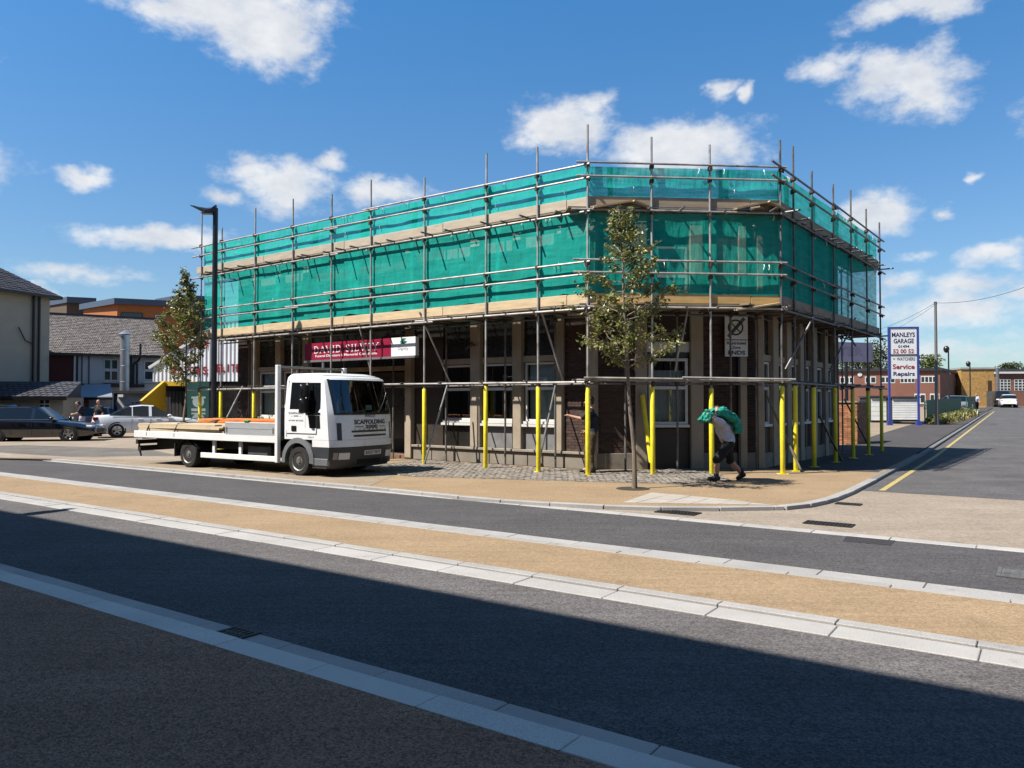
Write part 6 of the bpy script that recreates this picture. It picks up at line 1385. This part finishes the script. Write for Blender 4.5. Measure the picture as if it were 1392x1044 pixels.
a, b = FL2.at(54), FL2.at(68); far_window(FL2, a, b, up_z(0, 556, Yl), up_z(0, 542.5, Yl), 2, ln_, 2); MB().fb(FL2, a-.08, b+.08, 0, .12, up_z(0, 558, Yl), up_z(0, 556.3, Yl)).build('sill', m_wtrim, ln_)
# white house with slate roof behind
Yw0, Yw1 = 46.5, 50.0; w0 = Vector(((55-696)/FPX*Yw0, Yw0)); w1 = Vector(((217-696)/FPX*Yw1, Yw1)); e_ = (w1-w0).normalized(); FW = Frame(w0, (e_.y, -e_.x)); LW = (w1-w0).length
wh = thing('slate_roofed_house', (*w0, 0), 'white painted house with a long grey slate roof and a dark red brick bay', 'house'); zWe = up_z(0, 484, Yw1); zWr = zWe+2.75
MB().fb(FW, 0, LW, -8, 0, 0, zWe).build('wall', m_whiter, wh); qd = (FW(-.2, .3, zWe), FW(LW+.25, .3, zWe), FW(LW+.25, -4, zWr), FW(-.2, -4, zWr)); shingles(qd, 24, 62, m_slate, wh); MB().poly(qd).poly([FW(LW+.25, .3, zWe), FW(LW+.25, -8.3, zWe), FW(LW+.25, -4, zWr)]).build('roof', m_slate, wh, recalc=False)
MB().fb(FW, -.2, LW+.3, -4.15, -3.9, zWr-.02, zWr+.12).build('ridge', m_dslate, wh); MB().beam(qd[0]-Vector((0, 0, .06)), qd[1]-Vector((0, 0, .06)), .12, .15).build('gutter', m_black, wh)
wall_bricks(FW, FW.at(66), FW.at(100), 2.75, zWe-.1, .1, wh, .225, .075, m_pbrick, m_pbrick, 'brickwork', .06)
for u in (101.5, 104): s = FW.at(u); MB().fb(FW, s-.07, s+.07, .002, .14, 2.6, zWe-.08).build('downpipe', m_black if u > 102 else m_wtrim, wh)
for u in (111, 120.5): s = FW.at(u); MB().fb(FW, s-.03, s+.03, .002, .05, 2.6, zWe-.1).build('board_joint', m_black, wh)
for u in (178, 181, 186): s = FW.at(u); MB().tube(FW(s, .12, 2.6), FW(s, .12, zWe-(.1 if u < 180 else .5)), .06).build('downpipe', m_black, wh)
s = FW.at(181); MB().path([FW(s, .12, zWe-.55), FW(s+.25, .16, zWe-.35), FW(s+.35, .4, zWe-.1), FW(s+.35, .4, zWe+.75)], .07, 8).build('soil_pipe', m_black, wh)
far_window(FW, FW.at(141), FW.at(160), up_z(0, 518, 48), up_z(0, 487, 48), 2, wh, 2); far_window(FW, FW.at(195), FW.at(211), up_z(0, 517, 49.6), up_z(0, 490, 49.6), 1, wh, 2)
for u0, u1, v in ((140, 161, 519), (193, 213, 518.5)): MB().fb(FW, FW.at(u0), FW.at(u1), .03, .2, up_z(0, v+1.5, 49), up_z(0, v, 49)).build('sill', m_wtrim, wh)
MB().fb(FW, FW.at(102), FW.at(196), .002, .2, up_z(0, 526, 48.5), up_z(0, 522, 48.5)).build('string_course', m_black, wh)
pfl = FW(FW.at(167), 1.0, 2.5); fl_ = thing('metal_flue', (pfl.x, pfl.y, 2.35), 'tall shiny metal flue with conical cap against the white house', 'flue'); m_steel = M('flue_steel', (.85, .87, .9), .32, .8, var=.08)
zft = up_z(0, 456, pfl.y); MB().lathe([(.27, 2.3), (.27, zft)], (pfl.x, pfl.y, 0), (0, 0, 1), 20).build('duct', m_steel, fl_, smooth=40); MB().lathe([(.33, zft+.05), (.42, zft+.07), (.03, zft+.32)], (pfl.x, pfl.y, 0), (0, 0, 1), 20).build('cowl', m_steel, fl_, smooth=40)
for i in range(3): z = 2.9+i*1.0; MB().lathe([(.274, z), (.285, z+.02), (.274, z+.05)], (pfl.x, pfl.y, 0), (0, 0, 1), 20).build('band', m_steel, fl_)
# second lean-to: pale roof, brick and white walls
Y2 = 43.0; F2 = Frame(((84-696)/FPX*Y2, Y2), (.08, -.997)); l2 = thing('workshop_lean_to', (*F2.o, 0), 'low workshop lean-to with pale blue grey roof, brick wall and white wall', 'outbuilding'); sA, sB_, sC_ = F2.at(121), F2.at(151), F2.at(200); z2 = up_z(0, 541, Y2)
wall_bricks(F2, 0, sA, 0, z2, .15, l2, .225, .075, m_obrick); MB().fb(F2, sA+.003, sB_, -.15, 0, 0, z2).build('white_wall', m_whiter, l2); MB().fb(F2, sB_+.003, sC_, -.6, -.45, 0, z2+.3).build('rear_wall', m_whiter, l2)
m_proof = M('pale_roof_sheet', (.34, .38, .44), .45, var=.08, stain=((.62, .62, .62), .5, .62, .8)); MB().prism([F2(-.2, .3, z2+.02), F2(sB_+.2, .3, z2+.02), F2(sB_-1.4, -3.2, z2+.80), F2(-.2, -3.2, z2+.80)], (0, 0, .05)).build('roof', m_proof, l2)
MB().fb(F2, -.2, sB_+.2, .26, .34, z2-.10, z2+.02).build('fascia', m_black, l2); MB().fb(F2, sB_+.02, sC_+.2, -.9, -.05, z2+.28, z2+.42).build('porch_roof', m_droof, l2); MB().fb(F2, sB_+.1, sB_+.22, -.3, -.1, 0, z2+.27).build('porch_post', m_black, l2); far_window(Frame(F2(0, -.448, 0).xy, F2.n), sB_+.9, sB_+1.9, 1.1, 1.75, 2, l2)
MB().bx(F2(sB_+.6, -.2, 0).x-.15, F2(sB_+.6, -.2, 0).x+.15, F2(0, -.2, 0).y-.1, F2(0, -.2, 0).y+.1, z2+.05, z2+.2).build('lamp_box', m_wtrim, l2)
# modern brick blocks with flat roofs behind
m_ob = M('orange_modern_brick', (.60, .20, .06), .85, var=.06, grain=.08, gscale=8); m_bb = M('brown_modern_brick', (.17, .11, .075), .85, var=.08, grain=.08, gscale=8); m_edge = M('slate_blue_fascia', (.10, .13, .20), .4, var=.05)
def block(u_left, u_corner, u_right, v_c, vroofth, Y, dl, drt, mat, label, drop_z, ov=.5):
    c_ = Vector(((u_corner-696)/FPX*Y, Y)); zt_ = up_z(0, v_c, Y); th = vroofth/FPX*Y; t = thing('modern_block', (*c_, 0), label, 'building')
    dl, drt = Vector(dl).normalized(), Vector(drt).normalized(); k_ = (u_left-696)/FPX; Ll = (k_*c_.y-c_.x)/(dl.x-k_*dl.y); k_ = (u_right-696)/FPX; Lr = (k_*c_.y-c_.x)/(drt.x-k_*drt.y)
    q = [c_, c_+drt*Lr, c_+drt*Lr+dl*Ll, c_+dl*Ll]; MB().prism([(p.x, p.y, drop_z) for p in q], (0, 0, zt_-th-drop_z)).build('wall', mat, t)
    cc_ = sum(q, Vector((0, 0)))/4; q2 = [p+((p-q[0]).normalized()*0 if False else (p-cc_).normalized()*ov) for p in q]; MB().prism([(p.x, p.y, zt_-th) for p in q2], (0, 0, th)).build('roof', m_edge, t); return t, c_, zt_
tb, cb, zb3 = block(112, 158, 262, 405.5, 8, 76, (-.80, .60), (.93, .37), m_ob, 'modern orange brick block with blue grey flat roof behind the slate roof', 0)
FO = Frame(cb, (.37, -.93)); 
for u0, u1, v0, v1, mt in ((163, 193, 430, 440, m_dark), (210, 221, 432, 440, m_wtrim)):
    a, b = FO.at(u0), FO.at(u1); w = MB().fb(FO, a, b, -.02, .06, up_z(0, v1, 80), up_z(0, v0, 80)).build('window', m_wtrim if mt is m_wtrim else m_black, tb); MB().fb(FO, a+.1, b-.1, .0, .066, up_z(0, v1-1, 80), up_z(0, v0+1, 80)).build('pane', m_glassd, w)
block(52, 89, 125, 403.5, 8, 84, (-.80, .60), (.93, .37), m_bb, 'modern brown brick block with blue grey flat roof beside the cream house', 0); block(214, 246, 300, 401, 6, 96, (-.80, .60), (.93, .37), m_bb, 'farther modern block with flat roof showing above the tree', 0)

# ------------------------------------------------------------------ yellow fronted garage with corrugated cladding
m_yel = M('yellow_paint', (.95, .58, .03), .5, var=.08, stain=((.45, .27, .03), 1.5, .6, .5)); m_corr = M('white_cladding', (1.1, 1.1, 1.12), .5, var=.08, vscale=1.5); m_shut = M('dark_shutter', (.035, .033, .032), .6, var=.2)
Yz = 41.0; FGa = Frame(((208-696)/FPX*Yz, Yz), (-.10, -.995)); ga = thing('repair_garage', (*FGa.o, 0), 'garage with white corrugated gable, red letters and yellow bay surround', 'garage'); LG = FGa.at(350); zc = up_z(0, 519, Yz); sP = FGa.at(268)
MB().fb(FGa, 0, LG, -14, -.5, 0, zc).build('hall', m_dark, ga)
zl0, zl1 = up_z(0, 500, Yz), up_z(0, 440, Yz); n = int(LG/.11); rows = [[], []]; mb = MB()
for i in range(n*2+1):
    s = LG*i/(n*2); d = .035 if (i//1) % 4 in (0, 1) else 0.0; rows[0].append(FGa(s, d, zc+.01)); rows[1].append(FGa(s, d, min(zl0+(zl1-zl0)*min(1, s/FGa.at(300)), zl1)))
mb.grid(rows); mb.build('cladding', m_corr, ga, recalc=False)
pp = [FGa(0, -.1, zc), FGa(LG, -.1, zc), FGa(LG, -.1, zl1-.05), FGa(FGa.at(300), -.1, zl1-.05), FGa(0, -.1, zl0-.05)]; MB().prism(pp, tuple(-FGa.n*.3)+(0,)).build('gable_wall', m_whiter, ga)
MB().beam(FGa(-.2, .03, zl0+.0), FGa(FGa.at(302), .03, zl1+.05), .18, .14).build('verge', m_wtrim, ga)
MB().fb(FGa, FGa.at(226), sP, -.25, .12, zc-.22, zc).build('bay_beam', m_yel, ga); MB().fb(FGa, sP-.24, sP, -.25, .12, 0, zc-.223).build('bay_post', m_yel, ga)
sw0 = FGa.at(226)-.05; sw1 = FGa.at(192, 1.7); pp = [FGa(sw0, .13, 0), FGa(sw0, .13, zc), FGa(sw1, 1.7, zc-1.05), FGa(sw1, 1.7, 0)]; MB().prism(pp, (.05, .10, 0)).build('side_screen', m_yel, ga); MB().beam(pp[1], pp[2], .16, .10).build('screen_cap', m_yel, ga)
for i in range(int((sP-.3)/.2)): MB().fb(FGa, .05+i*.2, .05+i*.2+.17, -.42, -.38, 0, zc-.5).build('strip_curtain', m_shut, ga)
MB().fb(FGa, sP+.01, LG, -.3, -.05, 0, zc-.01).build('lower_wall', m_dpanel, ga)
def glett(tx, u0, u1, vm, hv):
    a_, b_ = FGa.at(u0), FGa.at(u1); w_ = (b_-a_)/len(tx)
    for i, ch in enumerate(tx): lettering(ch, FGa, a_+w_*(i+(.12 if ch != 'I' else .36)), a_+w_*(i+(.88 if ch != 'I' else .64)), .05, up_z(0, vm, Yz), hv/FPX*Yz, m_pred, ga, 'letter', bold=.04)
glett('MOT', 256, 286, 470, 9); glett('MOTORS', 232, 283, 504, 11); glett('ELITE', 294, 327, 501, 11)
FGs = Frame(FGa(sP+.1, 1.2, 0).xy, FGa.n); s_g = FGs.at(284); gsn = thing('green_notice_board', (*FGs.o, 0), 'dark green notice board with round white panels beside the yellow bay', 'sign'); m_dgreen = M('dark_green_board', (.012, .085, .07), .5, var=.1)
MB().fb(FGs, 0, s_g, -.06, 0, .25, zc-.05).build('board', m_dgreen, gsn); m_pale = M('pale_panel', (.45, .50, .48), .5, var=.1)
for vm, rr_ in ((546, .30), (571, .34)):
    zz = up_z(0, vm, Yz-1.2); cx = s_g*.52; MB().poly([FGs(cx+rr_*1.05*math.cos(a_), .004, zz+rr_*math.sin(a_)) for a_ in lin(0, 2*math.pi, 19)[:-1]]).build('round_panel', m_pale, gsn, recalc=False)
for vm, hh in ((540.5, .10), (557, .14), (562, .08)): zz = up_z(0, vm, Yz-1.2); MB().fb(FGs, s_g*.2, s_g*.85, .001, .006, zz-hh/2, zz+hh/2).build('print_bar', m_pale, gsn)
MB().fb(FGs, s_g*.05, s_g*.95, .001, .005, .27, .50).build('yellow_strip', m_yel, gsn)

# ------------------------------------------------------------------ building behind the camera whose shadow crosses the street
m_wbrick = M('terrace_brick', (.22, .11, .07), .85, var=.15, grain=.1, gscale=20); FT = Frame(Q(30, -1.45).xy, qq); LT = 120.0; tz = 11.0
te = thing('terrace_building', (*Q(0, -1.45)[:2], 0), 'long flat roofed brick terrace behind the camera, shading the near pavement', 'building')
MB().fb(FT, 0, LT, -10, 0, 0, tz-.3).build('wall', m_wbrick, te); MB().fb(FT, -.2, LT+.2, -10.2, .18, tz-.3, tz).build('parapet', m_ledge, te)
for i in range(30):
    for z in (1.0, 4.6, 7.8):
        w = MB().fb(FT, 1.5+i*4, 3.6+i*4, -.02, .05, z, z+1.9).build('window', m_wtrim, te); MB().fb(FT, 1.6+i*4, 3.5+i*4, 0, .056, z+.1, z+1.8).build('pane', m_glassd, w)
